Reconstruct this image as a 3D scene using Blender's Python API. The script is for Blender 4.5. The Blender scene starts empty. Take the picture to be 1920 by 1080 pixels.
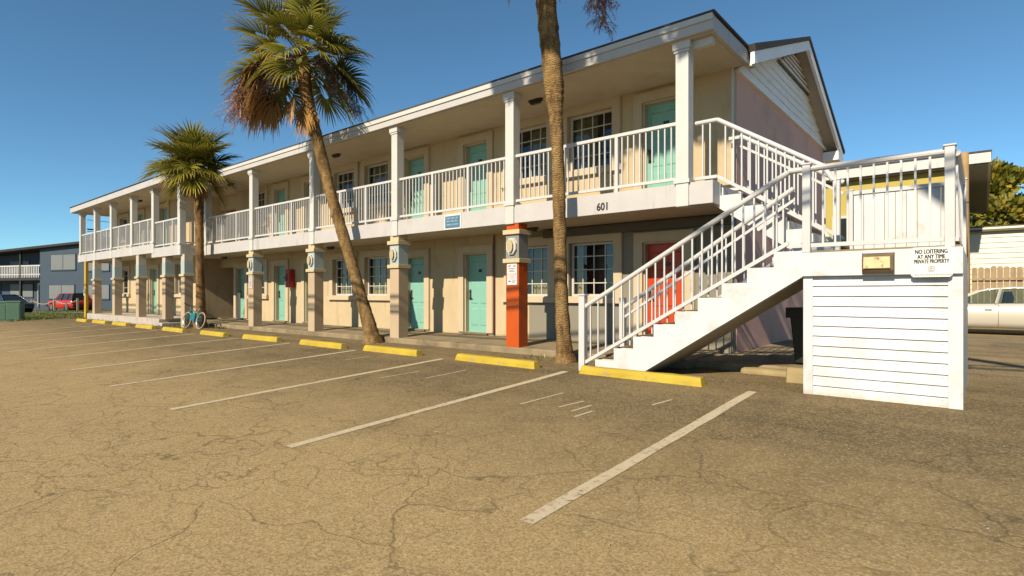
import bpy, math, random
from mathutils import Vector, Matrix, Quaternion
random.seed(7)
K = 1.11                      # plan units -> metres
COL = bpy.context.scene.collection
R = math.radians

# ------------------------------------------------------------------ helpers
class MB:
    def __init__(s): s.v=[]; s.f=[]; s.a=[]
    def add(s, vs, fs, a=None):
        o=len(s.v); s.v+= [tuple(p) for p in vs]; s.f+=[tuple(i+o for i in f) for f in fs]
        s.a += (a if a is not None else [0.0]*len(vs)); return s
    def box(s,x0,x1,y0,y1,z0,z1):
        v=[(x,y,z) for x in (x0,x1) for y in (y0,y1) for z in (z0,z1)]
        return s.add(v,[(0,1,3,2),(4,6,7,5),(0,4,5,1),(2,3,7,6),(0,2,6,4),(1,5,7,3)])
    def quad(s,*p): return s.add(p,[tuple(range(len(p)))])
    def prism(s,poly,lo,hi,axis='y'):      # poly in the two other axes
        n=len(poly)
        def m(p,c): return {'y':(p[0],c,p[1]),'x':(c,p[0],p[1]),'z':(p[0],p[1],c)}[axis]
        v=[m(p,lo) for p in poly]+[m(p,hi) for p in poly]
        f=[tuple(range(n)),tuple(range(2*n-1,n-1,-1))]+[(i,(i+1)%n,n+(i+1)%n,n+i) for i in range(n)]
        return s.add(v,f)
    def tube(s,pts,r,n=8,cap=True):
        pts=[Vector(p) for p in pts]; rs=r if isinstance(r,(list,tuple)) else [r]*len(pts)
        vs=[];fs=[];up=None
        for i,p in enumerate(pts):
            d=(pts[min(i+1,len(pts)-1)]-pts[max(i-1,0)]).normalized()
            if up is None:
                up=Vector((0,0,1)) if abs(d.z)<.9 else Vector((1,0,0))
            a=d.cross(up).normalized(); b=a.cross(d).normalized(); up=b
            for k in range(n):
                t=2*math.pi*k/n; vs.append(p+(a*math.cos(t)+b*math.sin(t))*rs[i])
        for i in range(len(pts)-1):
            for k in range(n):
                fs.append((i*n+k,i*n+(k+1)%n,(i+1)*n+(k+1)%n,(i+1)*n+k))
        if cap: fs+= [tuple(range(n-1,-1,-1)),tuple(range((len(pts)-1)*n,len(pts)*n))]
        return s.add(vs,fs)
    def beam(s,p,q,w,h):                    # rectangular bar
        p=Vector(p);q=Vector(q);d=(q-p).normalized()
        a=d.cross(Vector((0,0,1)));a=a.normalized() if a.length>1e-4 else Vector((1,0,0)); b=a.cross(d)
        v=[]
        for c in (p,q):
            for i,j in ((-1,-1),(1,-1),(1,1),(-1,1)): v.append(c+a*(i*w/2)+b*(j*h/2))
        return s.add(v,[(3,2,1,0),(4,5,6,7)]+[(i,(i+1)%4,4+(i+1)%4,4+i) for i in range(4)])
    def lathe(s,prof,n=16,c=(0,0,0)):
        vs=[];fs=[]
        for r,z in prof:
            for k in range(n):
                t=2*math.pi*k/n; vs.append((c[0]+r*math.cos(t),c[1]+r*math.sin(t),c[2]+z))
        for i in range(len(prof)-1):
            for k in range(n): fs.append((i*n+k,i*n+(k+1)%n,(i+1)*n+(k+1)%n,(i+1)*n+k))
        return s.add(vs,fs)
    def mesh(s,name,mat,smooth=False,attr=None):
        me=bpy.data.meshes.new(name); me.from_pydata([(x*K,y*K,z*K) for x,y,z in s.v],[],s.f)
        me.materials.append(mat)
        if attr:
            at=me.attributes.new(attr,'FLOAT','POINT'); at.data.foreach_set('value',s.a)
        if smooth:
            me.polygons.foreach_set('use_smooth',[True]*len(me.polygons))
        me.update(); return me

WL={}
def link(o,parent=None,loc=(0,0,0)):        # loc in plan units, world
    COL.objects.link(o); loc=Vector(loc)*K
    if parent is not None:
        o.parent=parent; o.location=loc-WL[parent]
    else: o.location=loc
    WL[o]=loc; return o
def tag(o,label=None,cat=None,group=None,kind=None):
    if label: o['label']=label
    if cat: o['category']=cat
    if group: o['group']=group
    if kind: o['kind']=kind
    return o
def obj(name,mb,mat,parent=None,loc=(0,0,0),bev=0,smooth=False,attr=None):
    me=mb if isinstance(mb,bpy.types.Mesh) else mb.mesh(name,mat,smooth,attr)
    o=bpy.data.objects.new(name,me); link(o,parent,loc)
    if bev:
        b=o.modifiers.new('bevel','BEVEL'); b.width=bev; b.segments=2; b.limit_method='ANGLE'; b.angle_limit=R(40)
    return o
def part(name,mb,mat,parent,**k):           # world-coordinate geometry under a thing: object sits at the thing's origin
    w=WL[parent]; me=mb.mesh(name,mat,k.get('smooth',False),k.get('attr'))
    for v in me.vertices: v.co-=w
    o=bpy.data.objects.new(name,me); COL.objects.link(o); o.parent=parent; o.location=(0,0,0); WL[o]=w
    if k.get('bev'):
        b=o.modifiers.new('bevel','BEVEL'); b.width=k['bev']; b.segments=2; b.limit_method='ANGLE'; b.angle_limit=R(40)
    return o
def empty(name,loc,label,cat,group=None,rz=0):
    o=bpy.data.objects.new(name,None); o.empty_display_size=.2; link(o,None,loc); o.rotation_euler.z=rz
    return tag(o,label,cat,group)
def solo(name,mb,mat,label,cat,base,group=None,**k):   # thing made of one mesh in world coordinates, origin at its base
    me=mb.mesh(name,mat,k.get('smooth',False),k.get('attr')); b=Vector(base)*K
    for v in me.vertices: v.co-=b
    o=bpy.data.objects.new(name,me); link(o,None,base)
    if k.get('bev'):
        m=o.modifiers.new('bevel','BEVEL'); m.width=k['bev']; m.segments=2; m.limit_method='ANGLE'; m.angle_limit=R(40)
    return tag(o,label,cat,group,k.get('kind'))
def textmesh(lines,mat,name,bold=.0):
    """lines: (string,x,z,height,width) centred, in the XZ plane facing -Y, plan units"""
    vs=[];fs=[]
    for s,x,z,h,w in lines:
        cu=bpy.data.curves.new('t','FONT'); cu.body=s; cu.align_x='CENTER'; cu.size=1; cu.offset=bold; cu.resolution_u=3
        t=bpy.data.objects.new('t',cu); COL.objects.link(t)
        dg=bpy.context.evaluated_depsgraph_get(); me=bpy.data.meshes.new_from_object(t.evaluated_get(dg))
        xs=[v.co.x for v in me.vertices]; ys=[v.co.y for v in me.vertices]
        sx=w/(max(xs)-min(xs)); sz=h/(max(ys)-min(ys)); o=len(vs)
        for v in me.vertices: vs.append((x+(v.co.x-(max(xs)+min(xs))/2)*sx,0,z+(v.co.y-min(ys))*sz))
        fs+=[tuple(i+o for i in p.vertices) for p in me.polygons]
        bpy.data.objects.remove(t); bpy.data.curves.remove(cu); bpy.data.meshes.remove(me)
    return vs,fs

# ------------------------------------------------------------------ materials
def nt(name):
    m=bpy.data.materials.new(name); m.use_nodes=True; t=m.node_tree; return m,t,t.nodes['Principled BSDF']
def N(t,typ,**k):
    n=t.nodes.new('ShaderNode'+typ)
    for a,b in k.items():
        if a in n.inputs: n.inputs[a].default_value=b
        else: setattr(n,a,b)
    return n
def noise(t,vec,scale,detail=4,rough=.55,dist=0):
    n=N(t,'TexNoise'); n.inputs['Scale'].default_value=scale; n.inputs['Detail'].default_value=detail
    n.inputs['Roughness'].default_value=rough; n.inputs['Distortion'].default_value=dist
    t.links.new(vec,n.inputs['Vector']); return n.outputs['Fac']
def ramp(t,fac,a,b,ca=(0,0,0,1),cb=(1,1,1,1)):
    n=N(t,'ValToRGB'); e=n.color_ramp.elements; e[0].position=a; e[1].position=b; e[0].color=ca; e[1].color=cb
    t.links.new(fac,n.inputs['Fac']); return n.outputs['Color']
def mix(t,fac,a,b,mode='MIX'):
    n=N(t,'Mix',data_type='RGBA',blend_type=mode)
    for i,x in ((0,fac),(6,a),(7,b)):
        if isinstance(x,(int,float)): n.inputs[i].default_value=x
        elif isinstance(x,tuple): n.inputs[i].default_value=x if len(x)==4 else (*x,1)
        else: t.links.new(x,n.inputs[i])
    return n.outputs[2]
def math_(t,op,a,b=0):
    n=N(t,'Math',operation=op)
    for i,x in enumerate((a,b)):
        if isinstance(x,(int,float)): n.inputs[i].default_value=x
        else: t.links.new(x,n.inputs[i])
    return n.outputs[0]
def vecscale(t,vec,s):
    n=N(t,'Mapping'); n.inputs['Scale'].default_value=s; t.links.new(vec,n.inputs['Vector']); return n.outputs['Vector']
def bump(t,b,h,strength,dist=.01):
    n=N(t,'Bump'); n.inputs['Strength'].default_value=strength; n.inputs['Distance'].default_value=dist
    t.links.new(h,n.inputs['Height']); t.links.new(n.outputs['Normal'],b.inputs['Normal'])
def M(name,col,rough=.6,var=.1,scale=2.5,bmp=.15,bscale=60,stain=None,st=(.58,.72),sscale=3,stretch=(1,1,1),metal=0,spec=.4,alb=.55):
    col=tuple(x*alb for x in col); stain=tuple(x*alb for x in stain) if stain else None
    m,t,b=nt(name); tc=N(t,'TexCoord').outputs['Object']
    f=noise(t,tc,scale,5)
    c=mix(t,ramp(t,f,.3,.7),tuple(x*(1-var) for x in col),tuple(min(1,x*(1+var)) for x in col))
    f2=noise(t,tc,scale*9,3); c=mix(t,math_(t,'MULTIPLY',f2,.25),c,tuple(x*(1-var*1.5) for x in col))
    if stain:
        s=noise(t,vecscale(t,tc,stretch),sscale,6,.65,.3)
        c=mix(t,ramp(t,s,*st),c,stain)
    t.links.new(c,b.inputs['Base Color']); b.inputs['Roughness'].default_value=rough; b.inputs['Metallic'].default_value=metal
    b.inputs['Specular IOR Level'].default_value=spec
    if bmp: bump(t,b,noise(t,tc,bscale,3),bmp,.004)
    return m

white=M('white_paint',(.80,.78,.73),.45,.05,stain=(.50,.45,.38),st=(.64,.85),sscale=2.5,stretch=(1.2,1.2,.45))
white_stair=M('white_stair_paint',(.80,.80,.81),.45,.05,stain=(.46,.42,.36),st=(.52,.82),sscale=2.6,alb=.60)
def skirt_mat():
    m=M('skirt_board_paint',(.80,.80,.81),.5,.05,stain=(.50,.47,.42),st=(.46,.80),sscale=2.0,stretch=(1,1,.6),alb=.60); t=m.node_tree; b=t.nodes['Principled BSDF']
    src=b.inputs['Base Color'].links[0].from_socket; tc=N(t,'TexCoord').outputs['Object']; sep=N(t,'SeparateXYZ'); t.links.new(tc,sep.inputs[0])
    sp=math_(t,'ADD',math_(t,'MULTIPLY',sep.outputs[2],3.2),math_(t,'MULTIPLY',noise(t,vecscale(t,tc,(3,3,.8)),2.2,6,.7),.9))
    c=mix(t,math_(t,'MULTIPLY',ramp(t,sp,.36,.72,(1,1,1,1),(0,0,0,1)),.6),src,(.30,.22,.13)); t.links.new(c,b.inputs['Base Color']); return m
skirtm=skirt_mat()
railw=M('railing_paint',(.78,.77,.76),.4,.05,stain=(.30,.22,.15),st=(.70,.82),sscale=7)
fasciaw=M('fascia_paint',(.70,.67,.65),.5,.06,stain=(.28,.23,.17),st=(.60,.82),sscale=1.6,stretch=(2.2,2.2,.35))
soffitm=M('soffit_paint',(.66,.58,.46),.6,.08,stain=(.42,.33,.22),st=(.62,.85),sscale=1.2,alb=0.62)
peach=M('peach_stucco',(.80,.63,.38),.85,.07,1.2,.5,90,stain=(.50,.36,.22),st=(.54,.82),sscale=1.6,stretch=(2,2,.55),alb=0.5)
peach_col=M('pink_column_stucco',(.63,.475,.31),.85,.06,1.5,.4,90,stain=(.46,.30,.22),st=(.62,.82),sscale=2.5,alb=0.56)
mauve=M('mauve_stucco',(.47,.285,.235),.85,.05,.8,.5,80,stain=(.28,.19,.17),st=(.5,.8),sscale=.7,alb=1.25)
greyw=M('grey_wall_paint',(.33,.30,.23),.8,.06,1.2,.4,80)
darkgrey=M('dark_grey_paint',(.16,.14,.11),.8,.06)
trim=M('cream_trim',(.74,.60,.40),.7,.06,2,.25,80,stain=(.5,.38,.24),st=(.65,.85),alb=0.55)
creamcap=M('cream_cap',(.75,.62,.38),.7,.06)
bluebox=M('pale_blue_paint',(.52,.62,.60),.6,.06)
greybox=M('grey_box_paint',(.33,.33,.30),.6,.06)
emblemw=M('emblem_white',(.74,.72,.66),.5,.05)
emblemc=M('emblem_cream',(.62,.54,.33),.6,.06)
redcol=M('red_orange_paint',(.68,.105,.001),.5,.08,2,.3,60,stain=(.75,.65,.55),st=(.69,.71),sscale=7)
turq=M('turquoise_door_paint',(.165,.345,.275),.4,.05,1.5,.1,alb=1)
reddoor=M('red_door_paint',(.70,.075,.008),.4,.06,1.5,.1)
frame_w=M('window_frame_white',(.78,.75,.68),.45,.03)
dark=M('dark_metal',(.03,.026,.022),.4,.1,alb=1)
black=M('black_lettering',(.015,.015,.015),.5,.0,bmp=0,alb=1)
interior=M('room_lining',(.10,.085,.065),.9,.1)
curtain=M('yellow_curtain',(.62,.52,.26),.85,.06,6)
conc=M('walkway_concrete',(.40,.31,.18),.9,.15,1.5,.4,70,stain=(.20,.15,.09),st=(.48,.7),sscale=1.3)
concw=M('painted_block',(.66,.58,.50),.85,.1,1.5,.5,50,stain=(.36,.28,.20),st=(.55,.75),sscale=2)
tread=M('worn_tread',(.36,.25,.14),.8,.2,4,.4,60,stain=(.12,.07,.035),st=(.5,.65),sscale=4)
shingle=M('roof_shingle',(.05,.042,.038),.9,.2,6,.6,30,alb=1)
yellowp=M('yellow_stop_paint',(.80,.57,.035),.65,.14,3,.7,40,stain=(.55,.46,.30),st=(.605,.635),sscale=9,alb=0.44)
yellowpole=M('yellow_pole_paint',(.72,.43,.03),.5,.08,3)
rawstop=M('worn_stop_concrete',(.46,.35,.17),.85,.2,3,.5,40)
redbox=M('red_cabinet',(.62,.03,.02),.35,.05)
signw=M('sign_white',(.80,.79,.77),.4,.02,bmp=0,alb=0.66)
signblue=M('sign_blue',(.10,.24,.38),.5,.12,8,bmp=0)
signred=M('sign_red',(.60,.05,.035),.5,.03,bmp=0)
signgrey=M('sign_faded_grey',(.42,.40,.37),.5,.03,bmp=0)
signpale=M('sign_pale_lettering',(.42,.55,.62),.5,.03,bmp=0)
bronze=M('bronze_lamp',(.16,.10,.05),.45,.2,5,metal=.3)
lens=M('lamp_lens_old',(.62,.52,.28),.25,.15,8,stain=(.25,.16,.06),st=(.58,.66),sscale=12,alb=0.8)
bin_m=M('bin_plastic',(.018,.026,.018),.45,.1)
greenbox=M('green_cabinet',(.10,.20,.13),.45,.08)
bluew=M('blue_building_paint',(.045,.075,.11),.75,.08,1.2,alb=0.7)
bluedark=M('dark_eave_paint',(.035,.035,.035),.8,.1)
maroon=M('maroon_door',(.16,.012,.022),.5,.05)
blind=M('window_blind',(.24,.26,.26),.6,.08,3,stretch=(6,6,.2),stain=(.24,.27,.27),st=(.5,.6),sscale=3)
rope_m=M('rope',(.55,.45,.28),.9,.1)
fencew=M('weathered_picket',(.50,.36,.20),.85,.16,3,.4,30,stain=(.30,.20,.11),st=(.5,.75),sscale=2.5,stretch=(3,3,.3))
polew=M('timber_post',(.56,.36,.16),.8,.15,3,.5,30,stain=(.25,.13,.05),st=(.52,.72),sscale=3,stretch=(5,5,.25))
sidingw=M('white_siding',(.78,.75,.66),.5,.04,1,alb=0.62)
gablew=M('gable_siding_paint',(.80,.80,.79),.55,.05,1.2,.2,40,stain=(.45,.43,.40),st=(.6,.85),sscale=2,stretch=(1,.5,2),alb=1.0)
yellowb=M('yellow_house_paint',(.66,.52,.12),.75,.06,1)
asphaltpatch=M('litter_scraps',(.7,.66,.58),.8,.1)

def glass_mat():
    m,t,b=nt('window_glass'); t.nodes.remove(b); out=t.nodes['Material Output']
    tr=N(t,'BsdfTransparent'); tr.inputs['Color'].default_value=(.86,.88,.86,1)
    gl=N(t,'BsdfGlossy'); gl.inputs['Roughness'].default_value=.03
    fr=N(t,'Fresnel'); fr.inputs['IOR'].default_value=1.6
    f=math_(t,'ADD',fr.outputs[0],.015)
    ms=N(t,'MixShader'); t.links.new(f,ms.inputs[0]); t.links.new(tr.outputs[0],ms.inputs[1]); t.links.new(gl.outputs[0],ms.inputs[2])
    t.links.new(ms.outputs[0],out.inputs['Surface']); return m
glass=glass_mat()

def paint(name,col,rough=.25,metal=.0,coat=.5):
    m=M(name,col,rough,.02,1,0,metal=metal); b=m.node_tree.nodes['Principled BSDF']; b.inputs['Coat Weight'].default_value=coat
    b.inputs['Coat Roughness'].default_value=.08; return m
def tint_glass():
    m,t,b=nt('tinted_car_glass'); t.nodes.remove(b); out=t.nodes['Material Output']
    tr=N(t,'BsdfTransparent'); tr.inputs['Color'].default_value=(.66,.74,.66,1)
    gl=N(t,'BsdfGlossy'); gl.inputs['Roughness'].default_value=.03
    fr=N(t,'Fresnel'); fr.inputs['IOR'].default_value=1.5; ms=N(t,'MixShader'); t.links.new(math_(t,'ADD',fr.outputs[0],.08),ms.inputs[0])
    t.links.new(tr.outputs[0],ms.inputs[1]); t.links.new(gl.outputs[0],ms.inputs[2]); t.links.new(ms.outputs[0],out.inputs['Surface']); return m
tintglass=tint_glass()
carsilver=paint('champagne_car_paint',(.80,.74,.62),.35,.1)
carred=paint('red_car_paint',(.62,.03,.012))
cardark=paint('dark_car_paint',(.02,.026,.022))
carglass=M('car_glass',(.03,.04,.04),.06,.0,bmp=0,spec=.8)
tyre=M('tyre_rubber',(.012,.012,.012),.8,.1)
chrome=M('wheel_metal',(.5,.5,.5),.3,.05,metal=.8)
bikeframe=paint('teal_bike_paint',(.012,.20,.20))
tyrewall=M('cream_tyre_wall',(.50,.42,.28),.7,.1)
redlens=M('red_lens',(.35,.01,.01),.2,0,bmp=0)

def ground_mat():
    m,t,b=nt('worn_asphalt'); tc=N(t,'TexCoord').outputs['Object']
    sep=N(t,'SeparateXYZ'); t.links.new(tc,sep.inputs[0]); X,Y=sep.outputs[0],sep.outputs[1]
    big=noise(t,tc,.35,5,.6,.4); med=noise(t,tc,1.6,6,.65,.3); fine=noise(t,tc,26,5,.75); grain=noise(t,tc,75,3,.75)
    streak=noise(t,vecscale(t,tc,(.35,1.6,1)),1.1,5,.6,.5)
    # newer dark coat by the wheel stops, older pale surface further out
    y=math_(t,'ADD',Y,math_(t,'MULTIPLY',math_(t,'SUBTRACT',med,.5),3.2))
    y=math_(t,'ADD',y,math_(t,'MULTIPLY',math_(t,'SUBTRACT',streak,.5),1.4))
    y=math_(t,'ADD',y,math_(t,'MULTIPLY',X,.012))
    z1=ramp(t,math_(t,'MULTIPLY',y,.1),.30,.60)
    old=mix(t,ramp(t,big,.3,.7),(.275,.195,.085),(.335,.24,.11))
    new=mix(t,ramp(t,streak,.35,.65),(.08,.055,.024),(.15,.107,.048))
    c=mix(t,z1,old,new)
    far=ramp(t,math_(t,'MULTIPLY',Y,.05),.5,.56)
    c=mix(t,far,c,mix(t,ramp(t,streak,.4,.62),(.14,.105,.06),(.26,.195,.105)))
    c=mix(t,math_(t,'MULTIPLY',ramp(t,fine,.35,.7),.55),c,mix(t,.5,c,(.40,.32,.20)))
    c=mix(t,ramp(t,grain,.30,.52),mix(t,.62,c,(.05,.034,.014)),c)
    c=mix(t,ramp(t,grain,.66,.74),c,mix(t,.5,c,(.50,.42,.27)))
    vo=N(t,'TexVoronoi',feature='F1'); vo.inputs['Scale'].default_value=70; t.links.new(tc,vo.inputs['Vector'])
    sp=N(t,'SeparateColor'); t.links.new(vo.outputs['Color'],sp.inputs[0]); ag=sp.outputs[0]
    c=mix(t,math_(t,'MULTIPLY',ramp(t,ag,.0,.38,(1,1,1,1),(0,0,0,1)),.34),c,(.085,.058,.026))
    c=mix(t,math_(t,'MULTIPLY',ramp(t,ag,.66,1.0),.38),c,(.44,.36,.215))
    # cracks
    warp=N(t,'VectorMath',operation='ADD'); t.links.new(tc,warp.inputs[0])
    nc=N(t,'TexNoise'); nc.inputs['Scale'].default_value=1.3; nc.inputs['Detail'].default_value=6; t.links.new(tc,nc.inputs['Vector'])
    sc=N(t,'VectorMath',operation='SCALE'); sc.inputs['Scale'].default_value=1.1; t.links.new(nc.outputs['Color'],sc.inputs[0]); t.links.new(sc.outputs[0],warp.inputs[1])
    def crack(scale,w,lo,hi,ms):
        v=N(t,'TexVoronoi',feature='DISTANCE_TO_EDGE'); v.inputs['Scale'].default_value=scale; t.links.new(vecscale(t,warp.outputs[0],(.75,1.15,1)),v.inputs['Vector'])
        e=ramp(t,v.outputs['Distance'],0,w,(1,1,1,1),(0,0,0,1))
        k=ramp(t,noise(t,tc,ms,3),lo,hi); return math_(t,'MULTIPLY',e,k)
    c1=crack(.85,.014,.36,.54,.8); c2=crack(2.0,.024,.38,.56,.6); c3=crack(4.6,.04,.46,.60,.9); c2=math_(t,'MAXIMUM',c2,math_(t,'MULTIPLY',c3,.7))
    cr=math_(t,'MAXIMUM',c1,math_(t,'MULTIPLY',c2,.8))
    c=mix(t,math_(t,'MULTIPLY',math_(t,'MULTIPLY',cr,.85),ramp(t,grain,.25,.6)),c,(.05,.037,.02))
    # oil and tyre stains
    st=noise(t,vecscale(t,tc,(1,.5,1)),.9,5,.6,.6)
    c=mix(t,math_(t,'MULTIPLY',math_(t,'MULTIPLY',ramp(t,st,.56,.70),z1),.5),c,(.07,.055,.038))
    t.links.new(c,b.inputs['Base Color']); b.inputs['Roughness'].default_value=.92; b.inputs['Specular IOR Level'].default_value=.15
    h=math_(t,'SUBTRACT',math_(t,'ADD',math_(t,'MULTIPLY',fine,.4),math_(t,'MULTIPLY',ag,.8)),math_(t,'MULTIPLY',cr,.5)); bump(t,b,h,.4,.006)
    return m
groundm=ground_mat()

def line_mat():
    m,t,b=nt('worn_line_paint'); tc=N(t,'TexCoord').outputs['Object']
    w=noise(t,tc,14,6,.75); w2=noise(t,tc,1.2,4)
    f=ramp(t,math_(t,'ADD',w,math_(t,'MULTIPLY',math_(t,'SUBTRACT',w2,.5),.3)),.305,.45)
    c=mix(t,f,(.155,.113,.058),mix(t,noise(t,tc,30,3),(.34,.27,.165),(.50,.43,.30)))
    t.links.new(c,b.inputs['Base Color']); b.inputs['Roughness'].default_value=.85; bump(t,b,w,.3,.006); return m
linem=line_mat()

def bark_mat(name,c0,c1,c2,ring=14):
    m,t,b=nt(name); tc=N(t,'TexCoord').outputs['Object']
    n1=noise(t,tc,5,6,.65); wv=N(t,'TexWave',bands_direction='Z'); wv.inputs['Scale'].default_value=ring; wv.inputs['Distortion'].default_value=11
    wv.inputs['Detail'].default_value=4; wv.inputs['Detail Scale'].default_value=1.4; t.links.new(tc,wv.inputs['Vector'])
    n2=noise(t,vecscale(t,tc,(2.2,2.2,.5)),2.6,6,.68)
    c=mix(t,ramp(t,n1,.3,.7),c0,c1); c=mix(t,math_(t,'MULTIPLY',ramp(t,n2,.47,.60),.8),c,c2)
    c=mix(t,math_(t,'MULTIPLY',ramp(t,wv.outputs['Fac'],.0,.35,(1,1,1,1),(0,0,0,1)),.28),c,tuple(x*.4 for x in c0))
    t.links.new(c,b.inputs['Base Color']); b.inputs['Roughness'].default_value=.9; b.inputs['Specular IOR Level'].default_value=.2
    bump(t,b,math_(t,'ADD',math_(t,'MULTIPLY',wv.outputs['Fac'],.45),math_(t,'MULTIPLY',n1,1.4)),.8,.035); return m
bark=bark_mat('palm_trunk_bark',(.16,.095,.038),(.31,.20,.08),(.075,.04,.015),9)
barkdk=bark_mat('dark_trunk_bark',(.15,.082,.032),(.29,.175,.07),(.06,.03,.012),9)

def leaf_mat(name,base,mid,tip,transl=.35):
    m,t,b=nt(name); out=t.nodes['Material Output']
    at=N(t,'Attribute',attribute_name='tip'); oi=N(t,'ObjectInfo'); tc=N(t,'TexCoord').outputs['Object']
    c=mix(t,ramp(t,at.outputs['Fac'],.15,.75),base,mid); c=mix(t,ramp(t,at.outputs['Fac'],.78,1.0),c,tip)
    hs=N(t,'HueSaturation'); t.links.new(c,hs.inputs['Color'])
    t.links.new(math_(t,'ADD',math_(t,'MULTIPLY',oi.outputs['Random'],.7),.65),hs.inputs['Value'])
    c=mix(t,math_(t,'MULTIPLY',noise(t,tc,9,3),.4),hs.outputs[0],tuple(x*.6 for x in mid))
    t.links.new(c,b.inputs['Base Color']); b.inputs['Roughness'].default_value=.42; b.inputs['Specular IOR Level'].default_value=.45
    tl=N(t,'BsdfTranslucent'); t.links.new(c,tl.inputs['Color']); ms=N(t,'MixShader'); ms.inputs[0].default_value=transl
    t.links.new(b.outputs[0],ms.inputs[1]); t.links.new(tl.outputs[0],ms.inputs[2]); t.links.new(ms.outputs[0],out.inputs['Surface']); return m
leafg=leaf_mat('palm_leaf',(.10,.115,.014),(.28,.245,.028),(.52,.36,.08))
leafd=leaf_mat('dead_palm_leaf',(.26,.15,.05),(.40,.22,.065),(.44,.26,.10),.3)
seedm=leaf_mat('seed_stalk_fibre',(.36,.19,.12),(.48,.27,.18),(.55,.34,.24),.3)
seedd=leaf_mat('grey_seed_stalk_fibre',(.10,.075,.07),(.17,.125,.115),(.22,.16,.14),.2)
pinem=leaf_mat('pine_needles',(.09,.105,.014),(.25,.21,.025),(.34,.24,.04),.3)
grassm=leaf_mat('grass_blades',(.06,.08,.015),(.15,.17,.03),(.30,.28,.07),.3)

# ------------------------------------------------------------------ ground
def gz(x,y): return -.11-.048*max(0,8.1-max(y,-14))-.0164*max(0,-33-max(x,-100))
xs=[-400,-160,-100,-66,-50,-40,-33,-20,-10,0,10,40,400]; ys=[-400,-60,-14,-8,-4,0,4,8.1,9,12,30,60,400]
g=MB(); vs=[(x,y,gz(x,y)) for y in ys for x in xs]; n=len(xs)
g.add(vs,[(j*n+i,j*n+i+1,(j+1)*n+i+1,(j+1)*n+i) for j in range(len(ys)-1) for i in range(n-1)])
tag(obj('parking_lot_ground',g,groundm),kind='structure')
for (x,y0,y1) in [(-2.1,2.65,6.96),(-4.77,2.6,6.97),(-7.39,2.55,6.93),(-9.9,2.6,6.85),(-12.5,2.7,6.85),(-15.0,2.7,6.8),(-17.6,2.6,6.7),(-20.2,2.6,6.6),(-22.8,2.6,6.6),(-25.4,2.6,6.6)]:
    w=.055; m=MB(); seg=12; v=[]
    for i in range(seg+1):
        yy=y0+(y1-y0)*i/seg
        for s in (-1,1): v.append((x+s*(w+random.uniform(-.006,.006)),yy,gz(x,yy)+.004))
    m.add(v,[(2*i,2*i+1,2*i+3,2*i+2) for i in range(seg)])
    tag(obj('parking_line',m,linem),kind='structure')
for (x,y,l,a) in [(-4.0,5.35,.75,.1),(-3.55,5.3,.4,.2),(-3.35,5.2,.35,.1),(-3.2,5.0,.3,.1),(-2.75,5.9,.35,.2),(-6.2,5.9,.8,.05),(-6.8,5.5,.7,.1),(-3.9,5.15,.12,1.4),(-8.9,6.2,.5,.1)]:
    d=(math.sin(a)*l/2,math.cos(a)*l/2); w=.016
    m=MB().quad(*[(x+sx*d[0]+sy*w,y+sx*d[1],gz(x,y+sx*d[1])+.004) for sx,sy in ((-1,-1),(-1,1),(1,1),(1,-1))])
    tag(obj('faded_line_mark',m,linem),kind='structure')

# walkway
m=MB(); m.prism([(8.05,-.3),(9.5,-.3),(9.5,.05),(8.05,0)],-21.9,-3.32,'x'); m.prism([(8.3,-.3),(15,-.3),(15,.03),(8.3,0)],-3.319,-.6,'x')
m.prism([(9.5,-.3),(15.,-.3),(15.,.05),(9.5,.05)],-22.74,-21.21,'x')
tag(obj('walkway',m,conc,bev=.02),kind='structure')
m=MB().box(-31.0,-22.2,7.28,8.75,-.4,.10); m.box(-22.199,-21.901,7.28,9.0,-.4,-.03)
tag(obj('wing_walkway',m,concw,bev=.02),kind='structure')
m=MB()
m.box(-2.62,-1.70,8.09,8.295,-.3,-.03).box(-1.69,-.7,8.1,8.295,-.3,-.04)
tag(obj('kerb',m,rawstop,bev=.06),kind='structure')

# ------------------------------------------------------------------ motel
FW=9.5; WW=8.75
motel=empty('motel_building',(-17,9.5,0),'two storey peach motel with turquoise doors and white railed balconies','motel')
P=lambda n,mb,mat,**k: part(n,mb,mat,motel,**k)

lowdoors=[(-11.5,-10.76),(-9.38,-8.64),(-16.4,-15.66),(-18.3,-17.56),(-21.12,-20.42)]
updoors=[(-4.8,-4.06),(-9.38,-8.64),(-11.5,-10.76),(-16.4,-15.66),(-18.3,-17.56)]
LZ=(.10,1.93); UZ=(2.65,4.48)
lowwin=[(-6.41,-5.39,'d'),(-7.95,-6.93,'r'),(-13.25,-12.23,'f'),(-14.82,-13.8,'l'),(-19.9,-18.95,'d')]
upwin=[(-6.44,-5.42,'l'),(-7.98,-6.96,'r'),(-13.25,-12.2,'f'),(-14.75,-13.73,'d'),(-19.9,-18.95,'d')]
WLZ=(.94,2.0); WUZ=(3.45,4.55)
openings=[(a,b,*LZ) for a,b in lowdoors]+[(-4.79,-4.0,*LZ)]+[(a,b,*UZ) for a,b in updoors]+[(a,b,*WLZ) for a,b,_ in lowwin]+[(a,b,*WUZ) for a,b,_ in upwin]
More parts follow.
